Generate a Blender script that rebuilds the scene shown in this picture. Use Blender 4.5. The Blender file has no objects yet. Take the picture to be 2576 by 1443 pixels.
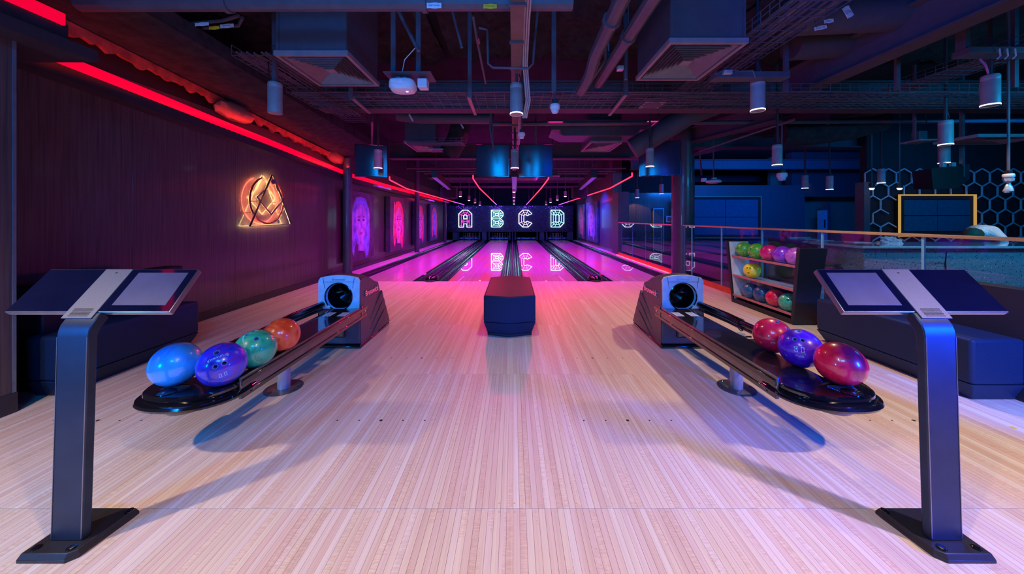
import bpy, math, random
from mathutils import Vector, Matrix, Euler
random.seed(7)
S = bpy.context.scene
C = S.collection
PI = math.pi
F, CX, CY, CH = 850.0, 1291.0, 548.5, 1.25     # lens in photo pixels, vanishing point, eye height

def P(px, py, Y):            # point seen at photo pixel (px, py) at depth Y
    return Vector(((px-CX)*Y/F, Y, CH-(py-CY)*Y/F))
def G(px, py):               # point of the floor seen at that pixel
    Y = CH*F/(py-CY)
    return Vector(((px-CX)*Y/F, Y, 0))
def Pz(px, py, z):           # point seen at pixel, at height z
    Y = (CH-z)*F/(py-CY)
    return Vector(((px-CX)*Y/F, Y, z))

# ------------------------------------------------------------------ camera, world, lights, exposure
cam = bpy.data.cameras.new('camera'); co = bpy.data.objects.new('camera', cam); C.objects.link(co)
co.location = (0, 0, CH); co.rotation_euler = (PI/2, 0, 0)
cam.sensor_width = 36; cam.lens = F/2576*36
cam.shift_x = -(CX-1288)/2576; cam.shift_y = -(721.5-CY)/2576
cam.clip_start = 0.05; cam.clip_end = 100
S.camera = co
S.view_settings.view_transform = 'Standard'; S.view_settings.look = 'None'
S.view_settings.gamma = 1; S.view_settings.use_curve_mapping = False
S.view_settings.exposure = 0.0
S.cycles.use_denoising = True
S.cycles.max_bounces = 7; S.cycles.diffuse_bounces = 3; S.cycles.glossy_bounces = 4
S.cycles.transparent_max_bounces = 12; S.cycles.transmission_bounces = 4
S.cycles.sample_clamp_indirect = 4.0
S.cycles.caustics_reflective = False; S.cycles.caustics_refractive = False
w = bpy.data.worlds.new('world'); S.world = w; w.use_nodes = True
w.node_tree.nodes['Background'].inputs[0].default_value = (0.0, 0.02, 0.12, 1)
w.node_tree.nodes['Background'].inputs[1].default_value = 0.03

def light(kind, name, loc, target, color, power, size=0.1, size_y=None, spot=None, blend=0.4, spread=None):
    l = bpy.data.lights.new(name, kind); l.energy = power; l.color = color
    if kind == 'AREA':
        l.size = size
        if size_y: l.shape = 'RECTANGLE'; l.size_y = size_y
        if spread: l.spread = math.radians(spread)
    else:
        l.shadow_soft_size = size
    if kind == 'SPOT':
        l.spot_size = math.radians(spot or 90); l.spot_blend = blend
    o = bpy.data.objects.new(name, l); C.objects.link(o); o.location = loc
    d = Vector(target)-Vector(loc)
    o.rotation_euler = d.to_track_quat('-Z', 'Y').to_euler()
    return o
WARM = (1.0, 0.74, 0.50)
RED = (1.0, 0.01, 0.05); BLUE = (0.0, 0.27, 1.0); DEEP = (0.0, 0.06, 1.0); PURP = (0.42, 0.02, 1.0); MAG = (1.0, 0.03, 0.35)
# house downlights (each sits in a pendant lamp): front row behind the photographer's head, then the row in view
DOWN = [(-2.6, 0.45, 2.32, 185), (0.0, 0.35, 2.32, 165), (2.55, 0.45, 2.32, 215),
        (0.03, 3.40, 2.30, 38), (2.49, 3.40, 2.30, 95), (4.87, 3.45, 2.30, 30),
        (0.03, 5.5, 2.03, 16), (-2.2, 5.6, 2.03, 42), (2.25, 5.6, 2.03, 42)]
for (x, y, z, e) in DOWN:
    light('SPOT', 'downlight_beam', (x, y, z-0.03), (x, y+0.001, 0), WARM, e, 0.035, spot=125, blend=0.8)
# blue LED washes around the photographer, with spots added for bench and ducts
light('AREA', 'blue_wash', (-0.3, -1.6, 3.15), (-0.2, 3.2, 1.2), BLUE, 88, 1.3, 0.6)
light('AREA', 'blue_wash_low', (-2.8, -0.7, 1.15), (-1.7, 1.6, 0.8), BLUE, 34, 0.35, 0.5, spread=110)
light('AREA', 'deep_blue_wash_low', (2.95, 0.15, 1.05), (1.72, 1.28, 0.62), (0.0, 0.06, 1.0), 21, 0.3, 0.5, spread=60)
light('SPOT', 'bench_blue_fill', (3.15, 0.3, 1.5), (3.35, 2.3, 0.25), (0.0, 0.12, 1.0), 680, 0.1, spot=34, blend=.6)  # unseen spot added to brighten the end of the right bench
light('SPOT', 'duct_blue_fill', (1.3, 0.6, 2.3), (3.3, 3.3, 3.2), (0.0, 0.03, 1.0), 110, 0.1, spot=62, blend=1.0)  # unseen spot added to turn the upper right ducts deep blue
light('AREA', 'deep_blue_wash', (1.4, -1.6, 3.15), (1.2, 3.5, 1.4), DEEP, 14, 1.0, 0.5)
light('AREA', 'ceiling_blue_wash', (0.0, 0.2, 1.95), (0.4, 4.0, 3.2), (0.0, 0.22, 1.0), 22, 0.6, 0.4)
# red and magenta over the foul line and the lanes
for x in (-0.95, 0.95):
    light('SPOT', 'red_beam', (x, 8.6, 2.30), (x*0.6, 4.4, 0.0), (1.0, 0.02, 0.10), 205, 0.05, spot=74, blend=1.0)
for x in (-2.5, -0.8, 0.75, 2.5):
    light('AREA', 'lane_wash', (x, 12.2, 2.35), (x, 12.2, 0), PURP, 175, 0.3, 9.5, spread=110)
    light('AREA', 'lane_red_wash', (x, 9.6, 2.36), (x, 9.2, 0), MAG, 48, 0.25, 7.5, spread=110)
# wall washes along the portrait walls
for (y, col, e, z) in ((7.0, PURP, 22, 1.1), (9.6, (0.05, 0.5, 0.75), 40, 1.2), (8.6, PURP, 60, 1.2), (10.7, MAG, 60, 1.2), (12.6, (.3,.05,1), 60, 1.2), (15.4, (.2,.05,1), 70, 1.2)):
    light('SPOT', 'wall_wash', (-2.3, y-0.3, 2.45), (-3.8, y, z), col, e, 0.08, spot=75, blend=1.0)
light('SPOT', 'wall_wash', (2.3, 13.4, 2.45), (3.6, 13.4, 1.4), (0.0, 0.04, 1.0), 1500, 0.08, spot=70, blend=1.0)
light('SPOT', 'wall_wash', (2.3, 13.0, 2.5), (3.6, 12.9, 2.0), RED, 22, 0.08, spot=60, blend=1.0)
light('SPOT', 'wall_wash', (2.2, 16.5, 2.45), (3.6, 16.2, 1.3), (0.2, 0.1, 1.0), 400, 0.08, spot=80, blend=1.0)
light('SPOT', 'left_wall_wash', (-1.6, 4.9, 2.6), (-3.8, 5.6, 1.2), (0.9, 0.02, 0.35), 16, 0.2, spot=110, blend=1.0)
light('SPOT', 'left_wall_blue', (-2.0, 6.3, 2.5), (-3.8, 6.7, 1.4), (0.1, 0.05, 1.0), 18, 0.2, spot=70, blend=1.0)
light('AREA', 'mask_wash', (-0.1, 17.6, 2.5), (-0.1, 19.3, 1.1), (0.0, 0.10, 1.0), 60, 6.0, 0.2)
# the bar side of the room
light('AREA', 'bar_blue', (6.0, 2.4, 2.5), (6.3, 4.3, 0.6), (0.0, 0.45, 1.0), 60, 1.2, 0.4)
light('AREA', 'bar_back_blue', (9.0, 5.2, 2.7), (9.4, 7.6, 1.2), (0.0, 0.25, 1.0), 30, 2.0, 0.3)
light('AREA', 'screen_wall_blue', (7.8, 8.0, 2.7), (8.2, 12.0, 1.6), (0.0, 0.14, 1.0), 200, 1.6, 0.4)
light('SPOT', 'corridor_warm', (10.9, 12.6, 2.6), (11.2, 13.6, 0.9), (1.0, 0.8, 0.45), 22, 0.1, spot=110, blend=1)
light('SPOT', 'hall_warm', (4.55, 12.2, 2.02), (4.6, 12.6, 0.6), (1.0, 0.5, 0.28), 14, 0.03, spot=100, blend=0.15)
light('SPOT', 'bartender_fill', (7.4, 4.5, 2.7), (7.3, 5.2, 1.0), (1, .95, .85), 45, 0.05, spot=40, blend=.6)  # unseen narrow spot added to light the bartender's white shirt
light('SPOT', 'bar_red_glow', (7.0, 2.6, 0.5), (7.4, 4.1, 0.3), (1.0, 0.02, 0.2), 5, 0.1, spot=110, blend=1)

light('AREA', 'fringe_red_fill', (-3.50, 4.2, 2.50), (-3.66, 4.2, 2.74), (1.0, 0.03, 0.01), 4.5, 3.4, 0.03)  # added lights that redden the insulation fringe, which the strip does not reach
light('AREA', 'fringe_red_fill', (-3.48, 6.6, 2.33), (-3.66, 6.6, 2.52), (1.0, 0.03, 0.01), 3, 1.2, 0.03)
# ------------------------------------------------------------------ materials
def nmat(name):
    m = bpy.data.materials.new(name); m.use_nodes = True
    nt = m.node_tree; b = nt.nodes['Principled BSDF']
    return m, nt, b
def ramp(nt, stops, fac, interp='LINEAR'):
    r = nt.nodes.new('ShaderNodeValToRGB'); r.color_ramp.interpolation = interp
    e = r.color_ramp.elements
    while len(e) > 2: e.remove(e[0])
    e[0].position, e[0].color = stops[0][0], (*stops[0][1], 1)
    e[1].position, e[1].color = stops[-1][0], (*stops[-1][1], 1)
    for s in stops[1:-1]:
        k = e.new(s[0]); k.color = (*s[1], 1)
    if fac is not None: nt.links.new(fac, r.inputs[0])
    return r.outputs[0]
def noise(nt, scale, detail=3, vec=None, dist=0.0, rough=0.5):
    n = nt.nodes.new('ShaderNodeTexNoise'); n.inputs['Scale'].default_value = scale
    n.inputs['Detail'].default_value = detail; n.inputs['Distortion'].default_value = dist
    n.inputs['Roughness'].default_value = rough
    if vec is not None: nt.links.new(vec, n.inputs['Vector'])
    return n.outputs[0]
def math_(nt, op, a, b=None, c=None):
    n = nt.nodes.new('ShaderNodeMath'); n.operation = op
    for i, v in enumerate((a, b, c)):
        if v is None: continue
        if isinstance(v, (int, float)): n.inputs[i].default_value = v
        else: nt.links.new(v, n.inputs[i])
    return n.outputs[0]
def mapping(nt, src, scale):
    n = nt.nodes.new('ShaderNodeMapping'); n.inputs['Scale'].default_value = scale
    nt.links.new(src, n.inputs['Vector']); return n.outputs[0]
def objco(nt):
    return nt.nodes.new('ShaderNodeTexCoord').outputs['Object']
def posn(nt):
    return nt.nodes.new('ShaderNodeNewGeometry').outputs['Position']
def pbr(name, col, rough=0.5, metal=0.0, coat=0.0, var=0.12, scale=12.0, spec=0.5, bump=0.0):
    m, nt, b = nmat(name)
    n = noise(nt, scale, 4, objco(nt))
    c = ramp(nt, [(0.3, tuple(max(0, x*(1-var)) for x in col)), (0.7, tuple(min(1, x*(1+var)) for x in col))], n)
    nt.links.new(c, b.inputs['Base Color'])
    b.inputs['Roughness'].default_value = rough; b.inputs['Metallic'].default_value = metal
    b.inputs['Coat Weight'].default_value = coat; b.inputs['Coat Roughness'].default_value = 0.04
    b.inputs['Specular IOR Level'].default_value = spec
    if bump:
        bn = nt.nodes.new('ShaderNodeBump'); bn.inputs['Strength'].default_value = bump; bn.inputs['Distance'].default_value = 0.02
        nt.links.new(n, bn.inputs['Height']); nt.links.new(bn.outputs[0], b.inputs['Normal'])
    return m
def emit(name, col, strength):
    m, nt, b = nmat(name)
    b.inputs['Base Color'].default_value = (*[0.2*x for x in col], 1)
    b.inputs['Emission Color'].default_value = (*col, 1); b.inputs['Emission Strength'].default_value = strength
    b.inputs['Roughness'].default_value = 0.3
    return m

BW = 1.0541/39
def wood(name, rough, coat, orange=0.0, far=False):
    m, nt, b = nmat(name)
    pos = posn(nt)
    sp = nt.nodes.new('ShaderNodeSeparateXYZ'); nt.links.new(pos, sp.inputs[0])
    u = math_(nt, 'DIVIDE', sp.outputs[0], BW)
    idx = math_(nt, 'FLOOR', u); fr = math_(nt, 'FRACT', u)
    ysec = math_(nt, 'FLOOR', math_(nt, 'DIVIDE', math_(nt, 'SUBTRACT', sp.outputs[1], 1.457), 1.253))
    wn = nt.nodes.new('ShaderNodeTexWhiteNoise'); wn.noise_dimensions = '2D'
    cb = nt.nodes.new('ShaderNodeCombineXYZ'); nt.links.new(idx, cb.inputs[0]); nt.links.new(ysec, cb.inputs[1])
    nt.links.new(cb.outputs[0], wn.inputs['Vector'])
    wv = wn.outputs['Value']
    c1 = ramp(nt, [(0.0, (0.70, 0.51, 0.40)), (0.3, (0.78, 0.63, 0.48)), (0.55, (0.72, 0.52, 0.42)), (0.85, (0.81, 0.70, 0.60)), (1.0, (0.76, 0.60, 0.44))], wv)
    # long grain, offset per board
    off = nt.nodes.new('ShaderNodeCombineXYZ')
    nt.links.new(math_(nt, 'MULTIPLY', wv, 37.0), off.inputs[1]); nt.links.new(math_(nt, 'MULTIPLY', idx, 3.7), off.inputs[2])
    va = nt.nodes.new('ShaderNodeVectorMath'); va.operation = 'ADD'
    nt.links.new(pos, va.inputs[0]); nt.links.new(off.outputs[0], va.inputs[1])
    g = noise(nt, 1.0, 3, mapping(nt, va.outputs[0], (110, 1.6, 1)), 0.4)
    gc = ramp(nt, [(0.35, (0.92, 0.87, 0.86)), (0.65, (1.05, 1.05, 1.06))], g)
    mx = nt.nodes.new('ShaderNodeMix'); mx.data_type = 'RGBA'; mx.blend_type = 'MULTIPLY'; mx.inputs[0].default_value = 0.9
    nt.links.new(c1, mx.inputs[6]); nt.links.new(gc, mx.inputs[7])
    # cross figure on some boards
    cf = noise(nt, 1.0, 2, mapping(nt, va.outputs[0], (28, 190, 1)), 0.8)
    cfm = math_(nt, 'MULTIPLY', math_(nt, 'GREATER_THAN', noise(nt, 1.0, 1, mapping(nt, va.outputs[0], (9, 1.1, 1))), 0.56), 0.35)
    cfc = ramp(nt, [(0.42, (0.78, 0.60, 0.52)), (0.58, (1.12, 1.1, 1.05))], cf)
    mx2 = nt.nodes.new('ShaderNodeMix'); mx2.data_type = 'RGBA'; mx2.blend_type = 'MULTIPLY'
    nt.links.new(cfm, mx2.inputs[0]); nt.links.new(mx.outputs[2], mx2.inputs[6]); nt.links.new(cfc, mx2.inputs[7])
    out = mx2.outputs[2]
    # joints
    e = math_(nt, 'MINIMUM', fr, math_(nt, 'SUBTRACT', 1.0, fr))
    ln = math_(nt, 'LESS_THAN', e, 0.028)
    jn = math_(nt, 'MULTIPLY', ln, math_(nt, 'MULTIPLY', math_(nt, 'FRACT', math_(nt, 'MULTIPLY', wv, 17.0)), 0.6))
    mx3 = nt.nodes.new('ShaderNodeMix'); mx3.data_type = 'RGBA'
    nt.links.new(jn, mx3.inputs[0]); nt.links.new(out, mx3.inputs[6]); mx3.inputs[7].default_value = (0.10, 0.06, 0.10, 1)
    out = mx3.outputs[2]
    if orange:
        on = noise(nt, 1.0, 3, mapping(nt, pos, (1.5, 0.55, 1)), 1.4)
        of = math_(nt, 'MULTIPLY', ramp(nt, [(0.56, (0, 0, 0)), (0.62, (1, 1, 1))], on), orange)
        mx4 = nt.nodes.new('ShaderNodeMix'); mx4.data_type = 'RGBA'
        nt.links.new(of, mx4.inputs[0]); nt.links.new(out, mx4.inputs[6]); mx4.inputs[7].default_value = (1.0, 0.42, 0.04, 1)
        out = mx4.outputs[2]
    nt.links.new(out, b.inputs['Base Color'])
    b.inputs['Roughness'].default_value = rough
    b.inputs['Coat Weight'].default_value = coat; b.inputs['Coat Roughness'].default_value = 0.015
    return m
M_FLOOR = wood('approach_wood', 0.48, 0.0)
M_LANE = wood('lane_wood', 0.35, 1.0, orange=0.55)
M_DARK = pbr('dark_plastic', (0.012, 0.012, 0.016), 0.35)
M_BLACK = pbr('gloss_black', (0.006, 0.006, 0.008), 0.12, coat=1.0)
M_MATTE = pbr('matte_black', (0.01, 0.01, 0.012), 0.75, bump=0.2, scale=200)
M_CEIL = pbr('black_ceiling_paint', (0.012, 0.011, 0.014), 0.9, var=0.5, scale=3, bump=0.6)
M_DUCT = pbr('black_painted_duct', (0.07, 0.065, 0.09), 0.6, var=0.1)
M_PIPE = pbr('dark_painted_pipe', (0.09, 0.075, 0.10), 0.5)
M_INSUL = pbr('spray_insulation', (0.022, 0.017, 0.02), 0.95, var=0.6, scale=9, bump=1.0)
M_GRILL = pbr('grille_grey', (0.26, 0.20, 0.22), 0.5)
M_WHITE = pbr('white_plastic', (0.75, 0.75, 0.8), 0.35, var=0.03)
M_STEEL = pbr('brushed_steel', (0.5, 0.5, 0.53), 0.35, metal=0.35)
M_CHROME = pbr('chrome', (0.7, 0.7, 0.72), 0.12, metal=1.0)
M_ALU = pbr('dark_aluminium', (0.22, 0.20, 0.21), 0.28, metal=0.85)
M_POST = pbr('kiosk_metal', (0.035, 0.05, 0.085), 0.38, metal=0.7)
M_BAND = pbr('kiosk_silver_band', (0.14, 0.14, 0.17), 0.5, metal=0.4, scale=300, var=0.15)
M_EDGE = pbr('kiosk_frame', (0.32, 0.30, 0.32), 0.3, metal=0.8)
M_BASE = pbr('kiosk_base_black', (0.02, 0.018, 0.02), 0.45, scale=80)
M_GLASSBLK = pbr('screen_glass', (0.004, 0.005, 0.02), 0.06, coat=1.0)
M_SCRON = pbr('screen_dim_glow', (0.09, 0.08, 0.13), 0.3)
M_HOODF = pbr('hood_front_grey', (0.72, 0.76, 0.80), 0.45)
M_HOODS = pbr('hood_side_charcoal', (0.10, 0.085, 0.10), 0.4, metal=0.2)
M_LEATH = pbr('navy_vinyl', (0.010, 0.025, 0.07), 0.5, scale=160, bump=0.1, spec=0.22)
M_LEATHB = pbr('black_vinyl', (0.012, 0.013, 0.022), 0.55, scale=160, bump=0.12)
M_WALL = pbr('dark_wood_panel', (0.075, 0.050, 0.052), 0.5, var=0.35, scale=5)
M_TRIM = pbr('dark_trim', (0.035, 0.03, 0.04), 0.45)
M_COL = pbr('dark_column_paint', (0.07, 0.07, 0.09), 0.35, coat=0.2)
M_ORANGE = pbr('orange_kerb', (0.75, 0.10, 0.02), 0.5)
M_BRONZE = pbr('bronze_handrail', (0.66, 0.42, 0.20), 0.45, metal=0.2)
M_GUT = pbr('gutter_black', (0.02, 0.02, 0.03), 0.2, coat=0.3)
M_CAP = pbr('division_cap', (0.03, 0.012, 0.03), 0.22, coat=0.6)
M_PIN = pbr('pin_white', (0.75, 0.75, 0.75), 0.25, var=0.02)
M_PINR = pbr('pin_red_band', (0.7, 0.02, 0.03), 0.3)
M_REDSTRIP = emit('red_cove_light', (0.95, 0.0, 0.04), 0.95)
M_NEONR = emit('red_neon', (1.0, 0.010, 0.035), 6.0)
M_NEONV = emit('violet_neon', (0.35, 0.04, 1.0), 4.0)
M_LAMP = emit('lamp_lens', (1.0, 0.93, 0.85), 6.0)
M_LBODY = pbr('lamp_body_grey', (0.30, 0.30, 0.32), 0.45)
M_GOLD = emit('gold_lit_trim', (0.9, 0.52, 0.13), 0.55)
M_YEL = pbr('yellow_tag', (0.95, 0.55, 0.02), 0.6)
M_TAG = pbr('white_tag', (0.75, 0.75, 0.85), 0.6)
M_TAGR = pbr('red_tag', (0.9, 0.05, 0.08), 0.6)
M_INK = pbr('black_ink', (0.01, 0.01, 0.01), 0.6)
M_CARPET = pbr('dark_carpet', (0.03, 0.025, 0.035), 0.9, scale=60)
M_BEIGE = pbr('corridor_wall', (0.32, 0.27, 0.2), 0.6)
M_SCRWALL = pbr('screen_wall_paint', (0.07, 0.08, 0.10), 0.5)
M_PINK = pbr('shelf_edge_pink', (0.55, 0.17, 0.19), 0.45)
M_RACKIN = pbr('rack_inner_laminate', (0.85, 0.85, 0.88), 0.4)
M_SKIN = pbr('skin', (0.55, 0.30, 0.2), 0.5)
M_BAG = pbr('clear_plastic_film', (0.45, 0.5, 0.55), 0.2, var=0.3, scale=40)
def wall_mat():
    m, nt, b = nmat('wood_wall_grain')
    pos = posn(nt)
    n = noise(nt, 1.0, 4, mapping(nt, pos, (60, 60, 1.5)), 0.3)
    c = ramp(nt, [(0.3, (0.05, 0.034, 0.036)), (0.7, (0.115, 0.078, 0.078))], n)
    nt.links.new(c, b.inputs['Base Color']); b.inputs['Roughness'].default_value = 0.45; b.inputs['Coat Weight'].default_value = 0.5; b.inputs['Coat Roughness'].default_value = 0.13
    return m
M_WALLG = wall_mat()
def terrazzo():
    m, nt, b = nmat('terrazzo')
    v = nt.nodes.new('ShaderNodeTexVoronoi'); v.inputs['Scale'].default_value = 60
    nt.links.new(objco(nt), v.inputs['Vector'])
    s = nt.nodes.new('ShaderNodeSeparateColor'); nt.links.new(v.outputs['Color'], s.inputs[0])
    c = ramp(nt, [(0.0, (0.03, 0.04, 0.05)), (0.2, (0.26, 0.30, 0.30)), (0.8, (0.36, 0.40, 0.40)), (0.95, (0.65, 0.7, 0.7))], s.outputs[0], 'CONSTANT')
    f = math_(nt, 'LESS_THAN', v.outputs['Distance'], 0.36)
    mx = nt.nodes.new('ShaderNodeMix'); mx.data_type = 'RGBA'
    nt.links.new(f, mx.inputs[0]); mx.inputs[6].default_value = (0.26, 0.29, 0.30, 1); nt.links.new(c, mx.inputs[7])
    nt.links.new(mx.outputs[2], b.inputs['Base Color']); b.inputs['Roughness'].default_value = 0.25
    return m
M_TERR = terrazzo()
def mask_mat():
    m, nt, b = nmat('speckled_mask')
    v = nt.nodes.new('ShaderNodeTexVoronoi'); v.inputs['Scale'].default_value = 15
    nt.links.new(objco(nt), v.inputs['Vector'])
    s = nt.nodes.new('ShaderNodeSeparateColor'); nt.links.new(v.outputs['Color'], s.inputs[0])
    f = math_(nt, 'MULTIPLY', math_(nt, 'LESS_THAN', v.outputs['Distance'], 0.28), math_(nt, 'GREATER_THAN', s.outputs[0], 0.25))
    mx = nt.nodes.new('ShaderNodeMix'); mx.data_type = 'RGBA'
    nt.links.new(f, mx.inputs[0]); mx.inputs[6].default_value = (0.006, 0.012, 0.05, 1); mx.inputs[7].default_value = (0.05, 0.12, 0.25, 1)
    nt.links.new(mx.outputs[2], b.inputs['Base Color']); b.inputs['Roughness'].default_value = 0.4
    return m
M_MASK = mask_mat()
def glass_mat(name, tint=(0.92, 0.96, 1.0)):
    m = bpy.data.materials.new(name); m.use_nodes = True; nt = m.node_tree; nt.nodes.clear()
    o = nt.nodes.new('ShaderNodeOutputMaterial'); mx = nt.nodes.new('ShaderNodeMixShader')
    ge = nt.nodes.new('ShaderNodeNewGeometry'); dt = nt.nodes.new('ShaderNodeVectorMath'); dt.operation = 'DOT_PRODUCT'
    nt.links.new(ge.outputs['Incoming'], dt.inputs[0]); nt.links.new(ge.outputs['Normal'], dt.inputs[1])
    om = math_(nt, 'SUBTRACT', 1.0, math_(nt, 'ABSOLUTE', dt.outputs['Value']))
    fv = math_(nt, 'ADD', 0.045, math_(nt, 'MULTIPLY', math_(nt, 'POWER', om, 4.0), 0.95))
    t = nt.nodes.new('ShaderNodeBsdfTransparent'); t.inputs[0].default_value = (*tint, 1)
    g = nt.nodes.new('ShaderNodeBsdfGlossy'); g.inputs['Roughness'].default_value = 0.01
    nt.links.new(fv, mx.inputs[0]); nt.links.new(t.outputs[0], mx.inputs[1]); nt.links.new(g.outputs[0], mx.inputs[2])
    nt.links.new(mx.outputs[0], o.inputs[0]); return m
M_GLASS = glass_mat('rail_glass')
M_GEDGE = pbr('glass_edge', (0.25, 0.6, 0.75), 0.15, coat=1.0)
def marble(name, a, b_, c=None, scale=9, dist=3.0):
    m, nt, b = nmat(name)
    n = noise(nt, scale, 3, objco(nt), dist)
    st = [(0.2, a), (0.58, b_)] if c is None else [(0.22, a), (0.48, b_), (0.78, c)]
    nt.links.new(ramp(nt, st, n), b.inputs['Base Color'])
    b.inputs['Roughness'].default_value = 0.3; b.inputs['Coat Weight'].default_value = 1.0
    b.inputs['Coat Roughness'].default_value = 0.02
    return m

# ------------------------------------------------------------------ mesh helpers
class MB:
    def __init__(s): s.v = []; s.f = []
    def add(s, vs, fs):
        o = len(s.v); s.v += [Vector(v) for v in vs]; s.f += [tuple(i+o for i in f) for f in fs]; return s
    def box(s, x0, x1, y0, y1, z0, z1):
        return s.add([(x0,y0,z0),(x1,y0,z0),(x1,y1,z0),(x0,y1,z0),(x0,y0,z1),(x1,y0,z1),(x1,y1,z1),(x0,y1,z1)],
                     [(0,3,2,1),(4,5,6,7),(0,1,5,4),(1,2,6,5),(2,3,7,6),(3,0,4,7)])
    def hexa(s, b, t):       # bottom and top rings (4+ points each)
        n = len(b)
        return s.add(list(b)+list(t), [tuple(range(n-1,-1,-1)), tuple(range(n,2*n))]+[(i,(i+1)%n,n+(i+1)%n,n+i) for i in range(n)])
    def bar(s, a, b, w, h, up=(0,0,1)):
        a = Vector(a); b = Vector(b); d = (b-a).normalized(); up = Vector(up)
        sd = d.cross(up)
        if sd.length < 1e-4: sd = d.cross(Vector((1,0,0)))
        sd.normalize(); u = sd.cross(d).normalized()
        q = [(-1,-1),(1,-1),(1,1),(-1,1)]
        r = [a+sd*x*w/2+u*y*h/2 for x, y in q]; t = [b+sd*x*w/2+u*y*h/2 for x, y in q]
        return s.hexa(r, t)
    def tube(s, pts, r, n=8, closed=False):
        pts = [Vector(p) for p in pts]; m = len(pts); rings = []
        prev = None
        for i, p in enumerate(pts):
            if closed: d = pts[(i+1)%m]-pts[i-1]
            else: d = pts[min(i+1,m-1)]-pts[max(i-1,0)]
            d.normalize()
            if prev is None:
                a = Vector((0,0,1)) if abs(d.z) < 0.9 else Vector((1,0,0))
                u = d.cross(a).normalized()
            else:
                u = (prev-d*prev.dot(d)).normalized()
            prev = u; v = d.cross(u)
            rr = r[i] if isinstance(r, (list, tuple)) else r
            rings.append([p+(u*math.cos(2*PI*k/n)+v*math.sin(2*PI*k/n))*rr for k in range(n)])
        o = len(s.v)
        for R_ in rings: s.v += R_
        c = m if closed else m-1
        for i in range(c):
            j = (i+1) % m
            for k in range(n):
                s.f.append((o+i*n+k, o+i*n+(k+1)%n, o+j*n+(k+1)%n, o+j*n+k))
        if not closed:
            s.f.append(tuple(o+k for k in range(n-1,-1,-1))); s.f.append(tuple(o+(m-1)*n+k for k in range(n)))
        return s
    def lathe(s, prof, c=(0,0,0), n=24, axis='Z', caps=True):
        o = len(s.v); c = Vector(c)
        for (r, h) in prof:
            for k in range(n):
                a = 2*PI*k/n; x, y = r*math.cos(a), r*math.sin(a)
                s.v.append(c+(Vector((x,y,h)) if axis == 'Z' else Vector((x,h,y)) if axis == 'Y' else Vector((h,x,y))))
        m = len(prof)
        for i in range(m-1):
            for k in range(n):
                q = (o+i*n+k, o+i*n+(k+1)%n, o+(i+1)*n+(k+1)%n, o+(i+1)*n+k)
                s.f.append(q if axis == 'Z' else q[::-1])
        if caps:
            s.f.append(tuple(o+k for k in range(n-1,-1,-1))); s.f.append(tuple(o+(m-1)*n+k for k in range(n)))
        return s
    def prism(s, poly, a, b, plane='XY'):    # extrude a polygon along the third axis from a to b
        def mk(p, h): return {'XY': (p[0],p[1],h), 'XZ': (p[0],h,p[1]), 'YZ': (h,p[0],p[1])}[plane]
        return s.hexa([mk(p,a) for p in poly], [mk(p,b) for p in poly])
    def xf(s, M):
        s.v = [M @ v for v in s.v]; return s
    def mesh(s, name, mt, smooth=True, angle=35):
        me = bpy.data.meshes.new(name); me.from_pydata([tuple(v) for v in s.v], [], s.f)
        me.materials.append(mt); me.validate()
        import bmesh
        bm = bmesh.new(); bm.from_mesh(me); bmesh.ops.recalc_face_normals(bm, faces=bm.faces); bm.to_mesh(me); bm.free()
        if smooth:
            me.polygons.foreach_set('use_smooth', [True]*len(me.polygons)); me.set_sharp_from_angle(angle=math.radians(angle))
        return me
    def build(s, name, mt, parent=None, bevel=0, smooth=True, seg=2, **kw):
        if parent is not None:
            l = parent.get('_w') or [0,0,0]
            off = Vector(l)
            s.v = [v-off for v in s.v]
        o = bpy.data.objects.new(name, s.mesh(name, mt, smooth)); C.objects.link(o)
        if parent is not None:
            o.parent = parent; o['_w'] = [0,0,0] if parent.get('_w') is None else list(parent['_w'])
        if bevel:
            b = o.modifiers.new('bevel', 'BEVEL'); b.width = bevel; b.segments = seg; b.limit_method = 'ANGLE'; b.angle_limit = math.radians(35)
        for k, v in kw.items(): o[k] = v
        return o
def thing(name, label, cat, loc=(0,0,0), group=None):
    o = bpy.data.objects.new(name, None); C.objects.link(o); o.location = loc; o['_w'] = list(loc)
    o.empty_display_size = 0.1
    o['label'] = label; o['category'] = cat
    if group: o['group'] = group
    return o
def tag(o, label, cat, group=None, kind=None):
    o['label'] = label; o['category'] = cat
    if group: o['group'] = group
    if kind: o['kind'] = kind
    return o
def struct(mb, name, mt, **kw):
    o = mb.build(name, mt, None, **kw); o['kind'] = 'structure'; return o
CH_ = {}
def kids(o): return [c for c in bpy.data.objects if c.parent == o]
def dup(root, loc=None, rot=None, label=None, group=None, cache={}):
    if root.name not in cache: cache[root.name] = [(c, kids(c)) for c in kids(root)]
    r = root.copy(); C.objects.link(r)
    if loc is not None: r.location = loc
    if rot is not None: r.rotation_euler = rot
    if label: r['label'] = label
    if group: r['group'] = group
    for c, gs in cache[root.name]:
        d = c.copy(); C.objects.link(d); d.parent = r
        for g in gs:
            e = g.copy(); C.objects.link(e); e.parent = d
    return r
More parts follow.
